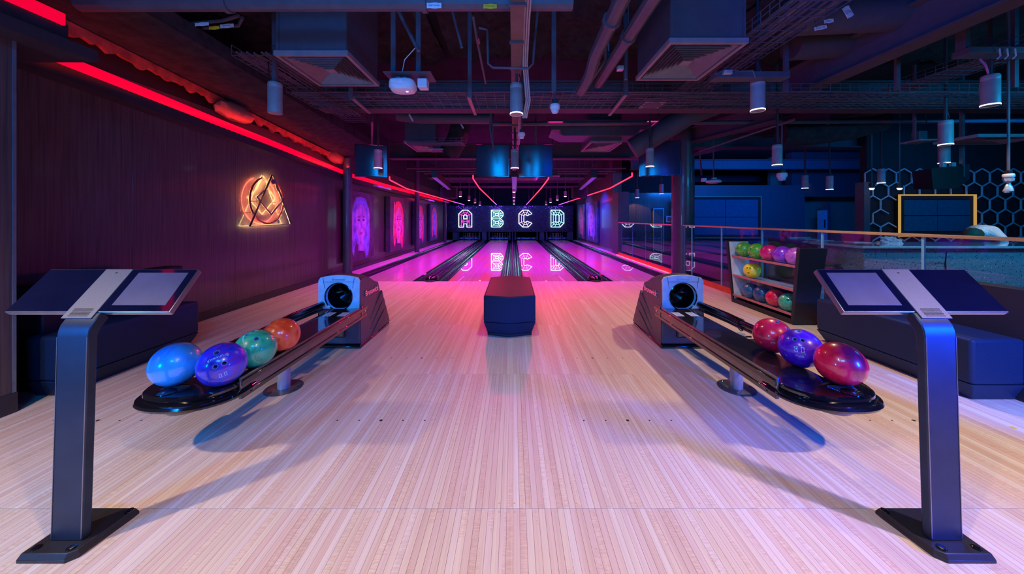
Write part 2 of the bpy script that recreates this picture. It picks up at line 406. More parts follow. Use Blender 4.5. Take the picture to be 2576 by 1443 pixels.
def text(name, body, size, M, mt, parent, ext=0.0008, bold=False, sphere=None, align='CENTER', shear=0):
    cu = bpy.data.curves.new(name, 'FONT'); cu.body = body; cu.size = size; cu.extrude = ext
    cu.align_x = align; cu.align_y = 'CENTER'; cu.shear = shear
    cu.resolution_u = 3
    if bold: cu.offset = size*0.03
    t = bpy.data.objects.new(name+'_tmp', cu); C.objects.link(t)
    dg = bpy.context.evaluated_depsgraph_get(); dg.update()
    me = bpy.data.meshes.new_from_object(t.evaluated_get(dg))
    bpy.data.objects.remove(t); bpy.data.curves.remove(cu)
    for v in me.vertices:
        p = v.co.copy()
        if sphere:
            p = (Vector((p.x, p.y, 0))+Vector((0,0,sphere))).normalized()*(sphere+0.0004+p.z)
        v.co = M @ p
    if parent is not None:
        off = Vector(parent.get('_w') or (0,0,0))
        for v in me.vertices: v.co -= off
    me.materials.clear(); me.materials.append(mt)
    o = bpy.data.objects.new(name, me); C.objects.link(o)
    if parent is not None: o.parent = parent
    return o
def frame(origin, xdir, ydir):
    x = Vector(xdir).normalized(); y = Vector(ydir); y = (y-x*y.dot(x)).normalized(); z = x.cross(y)
    M = Matrix((x, y, z)).transposed().to_4x4(); M.translation = Vector(origin); return M

# ------------------------------------------------------------------ floor
LANES = {'A': (-3.062, -2.006), 'B': (-1.2875, -0.2775), 'C': (0.205, 1.28), 'D': (1.9925, 3.032)}
FOUL = 6.69; LEND = 20.6
fl = MB()
fl.box(-3.85, 3.60, -4.0, 2.71, -0.12, -0.022)
fl.box(-3.85, 3.60, 2.71, FOUL, -0.12, 0.0)
fl.box(-3.85, -3.44, FOUL, 20.6, -0.12, 0.0)
fl.box(3.40, 3.66, FOUL, 20.6, -0.12, 0.0)
fl.box(-3.44, 3.40, FOUL, 20.6, -0.22, -0.12)
floor = struct(fl, 'floor', M_FLOOR, smooth=False)
brow = {}
def board_mesh(L):
    w = BW-0.0005; b = 0.0004
    m = MB()
    m.add([(0,0,-.021),(w,0,-.021),(w,L,-.021),(0,L,-.021),(0,0,-b),(w,0,-b),(w,L,-b),(0,L,-b),(b,b,0),(w-b,b,0),(w-b,L-b,0),(b,L-b,0)],
          [(0,1,5,4),(1,2,6,5),(2,3,7,6),(3,0,4,7),(4,5,9,8),(5,6,10,9),(6,7,11,10),(7,4,8,11),(8,9,10,11)])
    return m
L1, L2 = 0.997, 1.251
me1 = board_mesh(L1).mesh('board', M_FLOOR, smooth=False); me2 = board_mesh(L2).mesh('board', M_FLOOR, smooth=False)
rest = MB(); nb = 0
for i in range(-141, 134):
    x = i*BW+0.00025
    for (y0, L, me, lim) in ((0.459, L1, me1, 81), (1.4585, L2, me2, 68)):
        if -lim <= i < lim and nb < 299:
            o = bpy.data.objects.new('board', me); C.objects.link(o); o.parent = floor; o.location = (x, y0, 0); nb += 1
        else:
            bmx = board_mesh(L); bmx.xf(Matrix.Translation((x, y0, 0))); rest.add(bmx.v, bmx.f)
o = rest.build('boards_beyond', M_FLOOR, floor, smooth=False); o['kind'] = 'stuff'; o['label'] = 'outer boards of the approach beyond the nearest ones'
nb2 = MB()
nb2.box(-3.8, 3.6, -4.0, 0.457, -0.022, 0.0); nb2.build('approach_board_rear', M_FLOOR, floor, smooth=False)
# approach dots
dm = MB().lathe([(0.0055,0),(0.0055,0.0006)], n=14).mesh('dot', M_INK); dmb = MB().lathe([(0.0095,0),(0.0095,0.0006)], n=16).mesh('dot', M_INK)
for k, (a, b) in LANES.items():
    xc = (a+b)/2
    for Y in (2.09, 3.02):
        for j in range(-2, 3):
            o = bpy.data.objects.new('dot', dmb if j == 0 else dm); C.objects.link(o); o.parent = floor
            o.location = (xc-0.035+j*0.1352, Y, 0.0002)
# filled screw plugs either side of the board joint
M_PLUG = pbr('plug_tan', (0.75, 0.45, 0.22), 0.5)
pm = MB().lathe([(0.0045,0),(0.0045,0.0005)], n=12).mesh('screw_plug', M_PLUG)
for px in (390, 830, 950, 1102, 1256, 1294, 1450, 1600, 1760):
    for (py) in (1265, 1287):
        g = G(px, py); o = bpy.data.objects.new('screw_plug', pm); C.objects.link(o); o.parent = floor; o.location = (g.x, g.y, 0.0002)
# side room floor
struct(MB().box(3.66, 16, -3, 15, -0.12, -0.01), 'floor_bar', M_CARPET)
t = MB().box(*[*(lambda g: (g.x-0.012, g.x+0.012, g.y-0.01, g.y+0.008))(G(2548, 1075))], 0.0, 0.002).build('paper_scrap', M_YEL)
tag(t, 'tiny yellow scrap of paper lying on the approach beside the right bench', 'paper scrap')

# ------------------------------------------------------------------ lanes, gutters, pins
lane_names = {'A': 'under the pink and white neon letter A', 'B': 'under the green neon letter B', 'C': 'under the pink and white neon letter C', 'D': 'under the blue white neon letter D'}
arrow = MB().prism([(-.012,0),(.012,0),(0,.1)], 0.0, 0.0008).mesh('arrow', M_INK)
ldot = MB().lathe([(0.011,0),(0.011,0.0008)], n=12).mesh('lane_dot', M_INK)
for k, (a, b) in LANES.items():
    t = thing('bowling_lane', 'polished wooden bowling lane '+lane_names[k], 'lane', ((a+b)/2, FOUL, 0), 'bowling lanes')
    MB().box(a, b, FOUL+0.004, LEND, -0.12, 0.001).build('lane_bed', M_LANE, t, smooth=False)
    for j in range(-3, 4):
        o = bpy.data.objects.new('lane_dot', ldot); C.objects.link(o); o.parent = t; o.location = (j*0.135, 4.6-abs(j)*0.12, 0.0012)
    if k != 'C': pass
PRof = [(0.0285,0),(0.033,0.02),(0.045,0.06),(0.057,0.10),(0.0605,0.115),(0.057,0.15),(0.045,0.195),(0.030,0.235),(0.0235,0.26),(0.0235,0.28),(0.028,0.31),(0.0322,0.335),(0.031,0.36),(0.020,0.378),(0.005,0.381)]
pin0 = thing('bowling_pin', 'x', 'pin', (0,0,0), 'x')
MB().lathe(PRof, n=16).build('pin_body', M_PIN, pin0)
MB().lathe([(0.0252,0.252),(0.0246,0.258),(0.0246,0.268),(0.0252,0.274)], n=16, caps=False).build('neck_stripe', M_PINR, pin0)
first = True
for k in ('A', 'B', 'D'):
    a, b = LANES[k]; xc = (a+b)/2
    for r in range(4):
        for j in range(r+1):
            loc = (xc+(j-r/2)*0.3048, 19.62+r*0.264, 0.003)
            lab = 'white bowling pins with red neck stripes standing behind the sweep of lane '+k
            p = pin0 if first else dup(pin0, loc)
            p.location = loc; p['label'] = lab.replace('pins', 'pin'); p['group'] = 'pins on lane '+k; first = False

def trough(x0, x1, name, label, z=-0.005):
    w = x1-x0; prof = []
    for i in range(11):
        a = PI*i/10; prof.append((x0+w/2-math.cos(a)*w/2*0.94, z-math.sin(a)*0.085))
    poly = [(x0, z)]+prof+[(x1, z), (x1, -0.12), (x0, -0.12)]
    m = MB(); n = len(prof)
    top = [(x0, z)]+prof+[(x1, z)]
    o = []
    for Y in (FOUL+0.01, LEND):
        o += [(x, Y, zz) for x, zz in top]
    nn = len(top)
    m.add(o, [(i, i+1, nn+i+1, nn+i) for i in range(nn-1)])
    m.box(x0, x1, FOUL+0.004, FOUL+0.012, -0.12, z-0.02)
    ob = m.build(name, M_GUT); tag(ob, label, 'gutter', 'gutters'); return ob
M_CAPL = pbr('cap_edge_purple', (0.25, 0.03, 0.14), 0.25, coat=0.5)
def cap(x0, x1, label):
    t = thing('division_cap', label, 'lane divider', ((x0+x1)/2, FOUL, 0))
    w = x1-x0
    prof = [(x0, 0.0), (x0, 0.02), (x0+w*.1, 0.035), (x0+w*.3, 0.04), (x0+w*.4, 0.028), (x0+w*.6, 0.028), (x0+w*.7, 0.04), (x0+w*.9, 0.035), (x1, 0.02), (x1, 0.0)]
    MB().prism(prof+[(x1, -.1), (x0, -.1)], FOUL+0.01, LEND, 'XZ').build('cap_body', M_GUT, t)
    MB().box(x0+.004, x0+w*.07, FOUL+0.05, LEND, .02, .028).build('edge_strip', M_CAPL, t)
    MB().box(x1-w*.07, x1-.004, FOUL+0.05, LEND, .02, .028).build('edge_strip', M_CAPL, t)
    return t
def dome(xc, label):
    t = thing('return_cap', label, 'end cap', (xc, FOUL-0.02, 0))
    n = 20
    m = MB()
    for j, (s, z) in enumerate([(1, 0.0), (1.0, .03), (.94, .06), (.8, .085), (.55, .10), (.2, .106)]):
        for i in range(n):
            a = 2*PI*i/n; m.v.append(Vector((xc+.135*s*math.cos(a), FOUL+0.12+.20*s*math.sin(a), z)))
    for j in range(5):
        for i in range(n): m.f.append((j*n+i, j*n+(i+1)%n, (j+1)*n+(i+1)%n, (j+1)*n+i))
    m.f.append(tuple(5*n+i for i in range(n)))
    m.build('dome', M_BLACK, t)
    MB().tube([(xc+.137*math.cos(2*PI*i/24), FOUL+.12+.203*math.sin(2*PI*i/24), .022) for i in range(24)], .006, 6, True).build('rim', M_ALU, t)
trough(-3.44, -3.072, 'gutter', 'glossy black gutter between the left wall and the lane under A')
trough(-1.995, -1.76, 'gutter', 'glossy black gutter along the right side of the lane under A')
trough(-1.53, -1.298, 'gutter', 'glossy black gutter along the left side of the lane under B')
trough(-0.268, -0.055, 'gutter', 'glossy black gutter along the right side of the lane under B')
trough(-0.018, 0.195, 'gutter', 'glossy black gutter along the left side of the lane under C')
trough(1.29, 1.525, 'gutter', 'glossy black gutter along the right side of the lane under C')
trough(1.76, 1.983, 'gutter', 'glossy black gutter along the left side of the lane under D')
trough(3.042, 3.40, 'gutter', 'glossy black gutter between the lane under D and the right wall')
cap(-1.758, -1.532, 'black raised divider between the lanes under A and B')
cap(1.527, 1.758, 'black raised divider between the lanes under C and D')
t = thing('division_cap', 'narrow raised divider between the lanes under B and C', 'lane divider', (-.036, FOUL, 0))
MB().prism([(-.053, -.1), (-.053, .01), (-.045, .02), (-.028, .02), (-.02, .01), (-.02, -.1)], FOUL+.01, LEND, 'XZ').build('cap_body', M_CAPL, t)
dome(-1.645, 'black domed cap closing the divider between lanes A and B')
dome(1.642, 'black domed cap closing the divider between lanes C and D')
for x in (-1.275+.06-.72, 1.9925-.07):
    pass
o = MB().box(-1.99, -1.95, 7.45, 7.62, 0.0015, 0.003).build('lane_sticker', M_TAG); tag(o, 'small white sticker on the edge of the gutter right of lane A', 'sticker')
o = MB().box(1.935, 1.975, 7.45, 7.62, 0.0015, 0.003).build('lane_sticker', M_TAGR); tag(o, 'small reddish sticker on the edge of the gutter left of lane D', 'sticker')

# pit machinery behind the pins
M_PIT = pbr('pit_blue_grey', (0.06, 0.10, 0.16), 0.4)
M_LOGO = pbr('logo_cyan', (0.2, 0.6, 0.95), 0.4)
for k, (a, b) in LANES.items():
    t = thing('pinsetter', 'dark pinsetter front with lettered sweep bar at the end of lane '+k, 'pinsetter', ((a+b)/2, 19.5, 0), 'pinsetters')
    MB().box(a-.12, a-.06, 19.3, 21.3, 0, 0.6).build('side_post', M_PIT, t)
    MB().box(b+.06, b+.12, 19.3, 21.3, 0, 0.6).build('side_post', M_PIT, t)
    MB().box(a-.05, b+.05, 19.36, 19.40, 0.055, 0.15).build('sweep_bar', M_PIT, t)
    text('lettering', 'Brunswick', 0.10, frame(((a+b)/2, 19.352, 0.10), (1,0,0), (0,0,1)), M_LOGO, t, bold=True)
    for x in (a+.12, b-.12):
        MB().box(x-.06, x+.06, 19.348, 19.358, .075, .13).build('logo_block', M_LOGO, t)
    MB().box(a-.05, b+.05, 21.2, 21.25, 0, 0.7).build('pit_curtain', M_MATTE, t)
for x in (-1.65, -.036, 1.64, -3.33, 3.29):
    o = MB().box(x-.13 if abs(x) > .1 else x-.02, x+.13 if abs(x) > .1 else x+.02, 19.3, 21.3, 0.0, 0.62).build('kickback', M_PIT)
    tag(o, 'dark panel dividing the pin pits '+{-1.65: 'between A and B', -.036: 'between B and C', 1.64: 'between C and D', -3.33: 'left of A', 3.29: 'right of D'}[x], 'partition')

# masking unit and its neon letters
mu = thing('masking_unit', 'dark blue speckled masking panel carrying the neon letters', 'masking unit', (-.17, 19.25, .47))
MB().box(-3.76, 3.42, 19.25, 19.33, .469, 1.963).build('panel', M_MASK, mu)
YL = 19.17
LET = {
 'A': (1100, [((650,855),(650,455),(770,340),(925,340),(1045,455),(1045,855),(895,855),(895,755),(800,755),(800,855),(650,855)),
              ((800,605),(800,505),(830,485),(865,485),(900,510),(900,605),(800,605))],
      [((728,845),(728,485),(795,412),(910,412),(968,485),(968,845)),((770,340),(830,485)),((925,340),(870,485)),((650,455),(800,512)),((1045,455),(900,512)),
       ((660,845),(728,790),(790,845)),((905,845),(968,790),(1035,845)),((728,680),(968,680)),((800,620),(728,680),(800,745)),((900,620),(968,680),(900,745)),((800,620),(800,745)),((900,620),(900,745))]),
 'B': (1100, [((1635,340),(1910,340),(1990,420),(1990,510),(1910,595),(1990,675),(1990,765),(1910,850),(1635,850),(1635,340))]
      + [((1750,440+d),(1840,440+d),(1862,470+d),(1840,500+d),(1750,500+d),(1750,440+d)) for d in (0, 250)],
      [x for d in (0, 250) for x in (((1690,390+d),(1880,390+d),(1930,430+d),(1930,505+d),(1880,548+d),(1690,548+d),(1690,390+d)),
       ((1635,340+d),(1750,440+d)),((1635,595+d),(1750,500+d)),((1910,345+d),(1840,440+d)),((1990,420+d),(1855,455+d)),((1990,510+d),(1855,485+d)),((1910,595+d),(1840,500+d)))] + [((1640,595),(1910,595))]),
 'C': (1290, [((185,455),(300,340),(465,340),(580,450),(435,505),(400,480),(355,480),(335,510),(335,680),(365,705),(405,700),(435,675),(580,735),(465,850),(300,850),(185,740),(185,455))],
      [((495,470),(435,405),(330,405),(260,485),(260,705),(335,775),(440,775),(500,712)),((300,340),(360,480)),((465,340),(400,480)),((185,455),(335,505)),((185,740),(335,680)),((300,850),(365,705)),((465,850),(405,700))]),
 'D': (1290, [((1155,340),(1435,340),(1545,440),(1545,735),(1435,850),(1155,850),(1155,340)),
              ((1300,510),(1330,475),(1370,475),(1400,510),(1400,680),(1370,705),(1330,705),(1300,680),(1300,510))],
      [((1225,405),(1400,405),(1470,470),(1470,705),(1400,775),(1225,775),(1225,405)),((1155,340),(1310,500)),((1270,340),(1335,480)),((1435,340),(1375,478)),((1545,440),(1400,505)),
       ((1155,450),(1300,500)),((1155,735),(1300,680)),((1155,850),(1310,690)),((1270,850),(1335,705)),((1435,850),(1375,705)),((1545,735),(1400,675))])}
COL = {'A': ((0.55,0.75,1.0),(1.0,0.05,0.5)), 'B': ((0.5,1.0,1.0),(0.3,1.0,0.75)), 'C': ((0.6,0.75,1.0),(1.0,0.45,0.8)), 'D': ((0.35,0.85,1.0),(0.35,0.9,1.0))}
for k, (ox, outer, inner) in LET.items():
    cv = lambda q: P(ox+q[0]/12.025, 500+q[1]/12.025, YL)
    ctr = cv({'A': (848,600), 'B': (1812,600), 'C': (382,600), 'D': (1350,600)}[k])
    t = thing('neon_letter', {'A': 'neon letter A, white outline with pink tubes inside', 'B': 'neon letter B, thick pale green tubes', 'C': 'neon letter C, white outline with pale pink tubes', 'D': 'neon letter D, icy blue white tubes'}[k], 'neon sign', ctr, 'neon lane letters')
    mo = emit('neon_outline_'+k, COL[k][0], 5.0); mi = emit('neon_inner_'+k, COL[k][1], 3.0)
    m = MB()
    for pl in outer: m.tube([cv(q) for q in pl], .018, 6)
    m.build('outline_tube', mo, t)
    m = MB()
    for pl in inner: m.tube([cv(q)+Vector((0,.01,0)) for q in pl], .009 if k != 'B' else .013, 6)
    m.build('inner_tube', mi, t)
    m = MB()
    for q in outer[0][:-1:3]:
        p = cv(q); m.tube([p, p+Vector((0,.08,0))], .008, 6)
    m.build('standoff', M_DARK, t)
    # painted violet splashes above each letter, made to glow though no lamp
    m = MB(); rs = random.Random(ord(k))
    for i in range(26):
        x, z = ctr.x+rs.gauss(.0, .28), 1.78+rs.random()*.17; s_ = .012+rs.random()*.014
        m.prism([(x-s_, z-s_), (x+s_, z-s_*.6), (x+s_*.2, z+s_)], 19.244, 19.25, 'XZ')
    o = m.build('violet_speck_print', emit('violet_speck', (0.35, 0.1, 1.0), 1.2), mu, smooth=False); o['kind'] = 'stuff'

# ceiling neon lines running down to the letters
NL = [('leading to letter A', [Pz(980,450,2.3)+Vector((0,0,.06)), Pz(980,452,2.3), Pz(1022,474,2.22), Vector((-2.74, 18.9, 2.0))]),
      ('leading to letter B', [Pz(1190,447,2.3)+Vector((0,0,.06)), Pz(1190,449,2.3), Pz(1206,473,2.22), Vector((-.93, 18.9, 2.0))]),
      ('leading to letter C', [Pz(1380,447,2.3)+Vector((0,0,.06)), Pz(1380,449,2.3), Pz(1361,474,2.22), Vector((.73, 18.9, 2.0))]),
      ('leading to letter D', [Pz(1590,441,2.3)+Vector((0,0,.06)), Pz(1590,443,2.3), Pz(1535,473,2.22), Vector((2.56, 18.9, 2.0))])]
for lab, pts in NL:
    t = thing('neon_line', 'long red neon line with violet far end, '+lab, 'neon light', pts[1], 'ceiling neon lines')
    a, b = pts[2], pts[3]; c = a.lerp(b, .72)
    MB().tube([pts[0], pts[1], pts[2], c], .017, 6).build('red_tube', M_NEONR, t)
    MB().tube([c, b], .017, 6).build('violet_tube', M_NEONV, t)
    for q in (pts[0], a, a.lerp(b, .4), c):
        MB().tube([q+Vector((0,0,.0)), Vector((q.x, q.y, 3.70))], .004, 5).build('hanger', M_PIPE, t)

# ------------------------------------------------------------------ left wall
WL = -3.80
wl = struct(MB().box(WL-.15, WL-.03, 2.1, 21.5, 0, 3.7), 'wall_left', M_MATTE)
ys = [2.12+1.25*i for i in range(15)]
pmesh = None
for y in ys:
    x0 = WL-.03
    if pmesh is None:
        pmesh = MB().box(0, .03, .0008, 1.2488, .1, 2.62).mesh('panel', M_WALLG)
    o = bpy.data.objects.new('panel', pmesh); C.objects.link(o); o.parent = wl; o.location = (x0, y, 0)
    b = o.modifiers.new('bevel', 'BEVEL'); b.width = .0012; b.segments = 1
struct(MB().box(WL-.02, WL+.018, 2.18, 21.5, 0, .1), 'baseboard_left', M_TRIM, bevel=.004)
# near pilaster on the left
struct(MB().box(-4.3, -3.215, -4.0, 2.18, 0, 3.7), 'wall_left_near', M_WALLG, bevel=.004)
struct(MB().box(-3.225, -3.206, -4.0, 2.19, 0, .13), 'baseboard_left_near', M_TRIM, bevel=.004)
struct(MB().box(-3.222, -3.209, 2.168, 2.183, .13, 2.5), 'trim_1', pbr('corner_trim', (0.25,0.28,0.33), .3, metal=.6))
# cove ledge along the wall, dropping slightly with distance
LEDGE = [(2.22, 2.525), (2.678, 2.49), (4.08, 2.395), (5.04, 2.338), (7.53, 2.167), (9.5, 2.135), (13.2, 2.12), (17.6, 2.10)]
XS = -3.66
m = MB(); g = MB(); k2 = MB()
for (a, za), (b, zb) in zip(LEDGE[:-1], LEDGE[1:]):
    m.hexa([(WL, a, za-.10), (XS+.02, a, za-.10), (XS+.02, b, zb-.10), (WL, b, zb-.10)], [(WL, a, za), (XS+.02, a, za), (XS+.02, b, zb), (WL, b, zb)])
    h = .10
    g.hexa([(XS-.04, a, za), (XS, a, za), (XS, b, zb), (XS-.04, b, zb)], [(XS-.04, a, za+h), (XS, a, za+h), (XS, b, zb+h), (XS-.04, b, zb+h)])
t = thing('cove_light', 'long red light strip running along the top of the dark left wall', 'light strip', (XS, 2.68, 2.4))
m.build('ledge', M_TRIM, t); g.build('diffuser', M_REDSTRIP, t, smooth=False)
# near bulkhead with its own strip
t = thing('bulkhead_light', 'short red light strip on the dark bulkhead at top left corner', 'light strip', (-3.2, 1.5, 2.45))
MB().box(-3.21, -3.04, 0.5, 2.185, 2.39, 2.47).box(-3.8, -3.04, 2.185, 2.475, 2.39, 2.47).build('bulkhead', M_TRIM, t)
MB().hexa([(-3.2, .5, 2.62), (-3.14, .5, 2.62), (-3.14, 2.37, 2.60), (-3.2, 2.37, 2.60)], [(-3.2, .5, 2.70), (-3.14, .5, 2.70), (-3.14, 2.37, 2.68), (-3.2, 2.37, 2.68)]).build('diffuser', M_REDSTRIP, t, smooth=False)
MB().box(-3.205, -3.16, .5, 2.40, 2.47, 2.62).build('backing', M_TRIM, t)
# ragged insulated edge above the cove
t = thing('insulation_ledge', 'ragged dark spray insulated beam above the red strip, red lit underneath', 'insulation', (-3.6, 2.7, 2.8))
FR = [(2.755, 2.825), (3.92, 2.74), (5.2, 2.63), (7.28, 2.48)]
def fz(y):
    for (a, za), (b, zb) in zip(FR[:-1], FR[1:]):
        if y <= b: return za+(zb-za)*(y-a)/(b-a)
    return FR[-1][1]
m = MB(); rs = random.Random(3); N = 150; pts = []
for i in range(N+1):
    y = 2.2+(7.6-2.2)*i/N; z = fz(y)
    pts.append((y, z-.02-.035*abs(math.sin(i*.45)+.6*math.sin(i*1.3))-.02*rs.random(), z+.03))
for i in range(N):
    y0, a0, b0 = pts[i]; y1, a1, b1 = pts[i+1]
    m.hexa([(-3.66, y0, a0), (-3.62, y0, a0), (-3.62, y1, a1), (-3.66, y1, a1)], [(-3.66, y0, b0), (-3.62, y0, b0), (-3.62, y1, b1), (-3.66, y1, b1)])
m.build('ragged_edge', pbr('insulation_red_lit', (.30, .05, .035), .9, var=.4), t)  # red glow of the strip put into the insulation colour
MB().hexa([(-3.66, 2.2, 2.90), (-3.0, 2.2, 2.95), (-3.0, 7.6, 2.75), (-3.66, 7.6, 2.52)], [(-3.66, 2.2, 3.0), (-3.0, 2.2, 3.1), (-3.0, 7.6, 2.9), (-3.66, 7.6, 2.7)]).build('beam_casing', M_INSUL, t)
for (px, py, Y, sx, sy, sz) in ((590, 282, 4.35, .08, .28, .11), (845, 395, 7.0, .10, .35, .12), (240, 95, 3.0, .05, .2, .05)):
    c = P(px, py, Y); m = MB(); n = 12
    for a in range(7):
        th = PI*a/6
        for b in range(n):
            ph = 2*PI*b/n; r = 1+.18*rs.random()
            m.v.append(Vector((c.x+sx*math.sin(th)*math.cos(ph)*r, c.y+sy*math.sin(th)*math.sin(ph)*r, c.z+sz*math.cos(th)*r)))
    for a in range(6):
        for b in range(n): m.f.append((a*n+b, a*n+(b+1)%n, (a+1)*n+(b+1)%n, (a+1)*n+b))
    m.build('sagging_lump', pbr('lump_red_lit', (.25, .10, .07), .9, bump=.8), t)  # reddish copy of the dark insulation, red light put into its colour

# columns
def column(x, y, r, name_label, h=3.7, z0=0):
    o = MB().lathe([(r, z0), (r, h)], (x, y, 0), 28).build('column', M_COL); o['kind'] = 'structure'; o['label'] = name_label; return o
column(-3.54, 7.22, .092, 'slim round column beside the gutter nearest the camera', 2.52)
column(-3.53, 12.4, .088, 'slim round column beside the second portrait')
column(-3.54, 17.5, .09, 'slim round column by the masking unit')
column(3.69, 7.35, .225, 'thick round dark column standing in the glass railing')

# ------------------------------------------------------------------ neon sign on left wall
def hx(px, py, X=-3.73):
    Y = F*X/(px-CX); return Vector((X, Y, CH-(py-CY)*Y/F))
t = thing('neon_emblem', 'back lit wall emblem of a triangle, a circle and a diamond in neon tube', 'neon sign', hx(681, 505))
M_TUBEK = pbr('painted_tube_black', (.03, .025, .05), .3, coat=.5); M_TUBER = pbr('painted_tube_red', (.35, .01, .02), .3, coat=.5); M_TUBEP = pbr('painted_tube_purple', (.10, .02, .12), .3, coat=.5)
def rear_glow(name, col, k):
    m, nt, b = nmat(name)
    b.inputs['Base Color'].default_value = (.02, .02, .02, 1); b.inputs['Emission Color'].default_value = (*col, 1)
    ge = nt.nodes.new('ShaderNodeNewGeometry'); sp = nt.nodes.new('ShaderNodeSeparateXYZ'); nt.links.new(ge.outputs['Normal'], sp.inputs[0])
    nt.links.new(math_(nt, 'MULTIPLY', math_(nt, 'LESS_THAN', sp.outputs[0], -0.72), k), b.inputs['Emission Strength'])
    return m
M_GW = rear_glow('amber_glow', (1.0, .48, .16), 95.0); M_GP = rear_glow('pink_glow', (1.0, .16, .08), 80.0); M_GY = rear_glow('cream_glow', (1.0, .66, .26), 90.0)
tri = [hx(681,441), hx(626,568.4), hx(729.7,563.4), hx(685,441)]
cc = Vector((-3.73, 5.14, 1.52)); cir = [cc+Vector((0, .35*math.cos(PI*(.62+1.78*i/40)), .35*math.sin(PI*(.62+1.78*i/40)))) for i in range(41)]
dia = [hx(679,449), hx(668,476), hx(644.8,494.8), hx(681,539), hx(712.8,499), hx(697,476), hx(690,452)]
bk = Vector((-.0125, 0, 0))
for nm, pl, mf, mg, dx in (('triangle_tube', tri, M_TUBEK, M_GY, .02), ('circle_tube', cir, M_TUBER, M_GP, 0), ('diamond_tube', dia, M_TUBEP, M_GW, .01)):
    pl = [p+Vector((dx, 0, 0)) for p in pl]
    o = MB().tube(pl, .0115, 8).build(nm, mf, t)
    MB().tube([p+bk for p in pl], .006, 12).build('glow_side', mg, o)
for q in ((645,506), (694,509), (631,534), (706,535)):
    p = hx(*q); MB().tube([p, Vector((WL, p.y, p.z))], .005, 6).build('standoff', M_CHROME, t)
MB().lathe([(.035,0),(.035,.02)], (0,0,0), 14, 'X').xf(Matrix.Translation(hx(686,457, -3.71))).build('junction_cap', pbr('purple_cap', (.12,.02,.12), .4), t)

# ------------------------------------------------------------------ portraits
def portrait(X, y0, y1, z0, z1, side, label, hair, face, bg, seed, thick=.06, name_face=True):
    """canvas on a side wall; side=+1 faces +X (left wall), -1 faces -X"""
    rs = random.Random(seed)
    t = thing('portrait', label, 'painting', (X, (y0+y1)/2, (z0+z1)/2), 'portraits on the walls')
    MB().box(min(X, X-side*thick), max(X, X-side*thick), y0, y1, z0, z1).build('canvas', bg, t, bevel=.003)
    W, H = y1-y0, z1-z0
    def lay(poly, k, nm, mt, par=t):
        q = []
        for (u, v) in poly:
            yy = (y0+W*(.5+u)) if side > 0 else (y1-W*(.5+u))
            q.append((yy, z0+H*v))
        return MB().prism(q, X+side*k*.0015, X+side*(k+1)*.0015, 'YZ').build(nm, mt, par, smooth=False)
    def ell(cx, cy, rx, ry, n=24, ph=0): return [(cx+rx*math.cos(2*PI*i/n+ph), cy+ry*math.sin(2*PI*i/n+ph)) for i in range(n)]
    j = lambda s: (rs.random()-.5)*s
    hp = [(-.02,.93)]
    for (u, v) in ((-.16,.90),(-.27,.80),(-.32,.68),(-.33,.55),(-.35,.42),(-.33,.30),(-.30,.16),(-.24,.06),(-.20,.18),(-.17,.30),(-.12,.24),(.0,.20),(.12,.16),(.2,.02),(.27,.06),(.32,.22),(.34,.38),(.33,.55),(.31,.68),(.26,.80),(.14,.90)):
        hp.append((u+j(.035), v+j(.03)))
    lay(hp, 0, 'hair', hair)
    for s in range(7):
        u = -.3+.09*s+j(.04); v0 = .1+rs.random()*.3
        lay([(u, v0), (u+.03, v0+.02), (u+.05+j(.05), v0+.5), (u+.03, v0+.52)], 1, 'hair_streak', hair if s % 2 else face)
    fc = [(.0,.27),(.08,.30),(.14,.37),(.18,.47),(.19,.58),(.17,.70),(.10,.79),(.0,.82),(-.10,.79),(-.17,.70),(-.19,.58),(-.18,.47),(-.14,.37),(-.08,.30)]
    f = lay(fc, 2, 'face', face)
    dk = pbr('feature_dark', (.05, .01, .12), .6); lp = pbr('lips', (.5, .01, .15), .5)
    for s in (-1, 1):
        lay(ell(s*.085, .585, .042, .014, 12), 3, 'eye', dk)
        lay([(s*.04,.62),(s*.09,.645),(s*.135,.625),(s*.09,.632)], 3, 'eyebrow', dk)
    lay([(-.005,.60),(.02,.50),(.035,.465),(.0,.455),(-.03,.465)], 3, 'nose', hair)
    lay([(-.06,.395),(-.02,.41),(0,.402),(.02,.41),(.06,.395),(.02,.375),(-.02,.375)], 3, 'lips', lp)
    lay([(-.08,.30),(.08,.30),(.12,.12),(-.10,.14)], 1, 'neck', face)
    return t
m_vio = pbr('paint_violet', (.22, .25, .95), .6, var=.5, scale=6); m_lil = pbr('paint_lilac', (.50, .30, .85), .6, var=.4, scale=6)
m_hot = pbr('paint_hot_pink', (.95, .08, .16), .6, var=.4, scale=6); m_pk = pbr('paint_pink', (.85, .25, .6), .6, var=.3, scale=6)
m_bgd = pbr('canvas_dark', (.10, .05, .10), .6, var=.5, scale=4); m_bgt = pbr('canvas_teal', (.06, .10, .16), .6, var=.4, scale=4)
portrait(-3.70, 7.45, 8.98, .243, 1.886, 1, 'large portrait canvas of a face with long violet hair, nearest on left wall', m_vio, m_lil, m_bgd, 1)
portrait(-3.62, 9.95, 11.40, .243, 1.90, 1, 'portrait canvas of a laughing face with red and orange hair on left wall', m_hot, m_pk, m_bgd, 2, .14)
portrait(-3.66, 12.6, 14.05, .24, 1.88, 1, 'portrait canvas in bright pink partly hidden behind the second slim column', m_hot, m_pk, m_bgt, 3, .10)
portrait(-3.66, 14.95, 16.45, .24, 1.88, 1, 'small looking far portrait canvas, blue face framed in red hair, left wall', m_hot, m_vio, m_bgt, 4, .10)
portrait(3.52, 14.2, 16.3, .206, 1.985, -1, 'portrait canvas of a pale lilac face on blue, nearest on right wall', m_vio, m_lil, m_bgt, 5, .08)
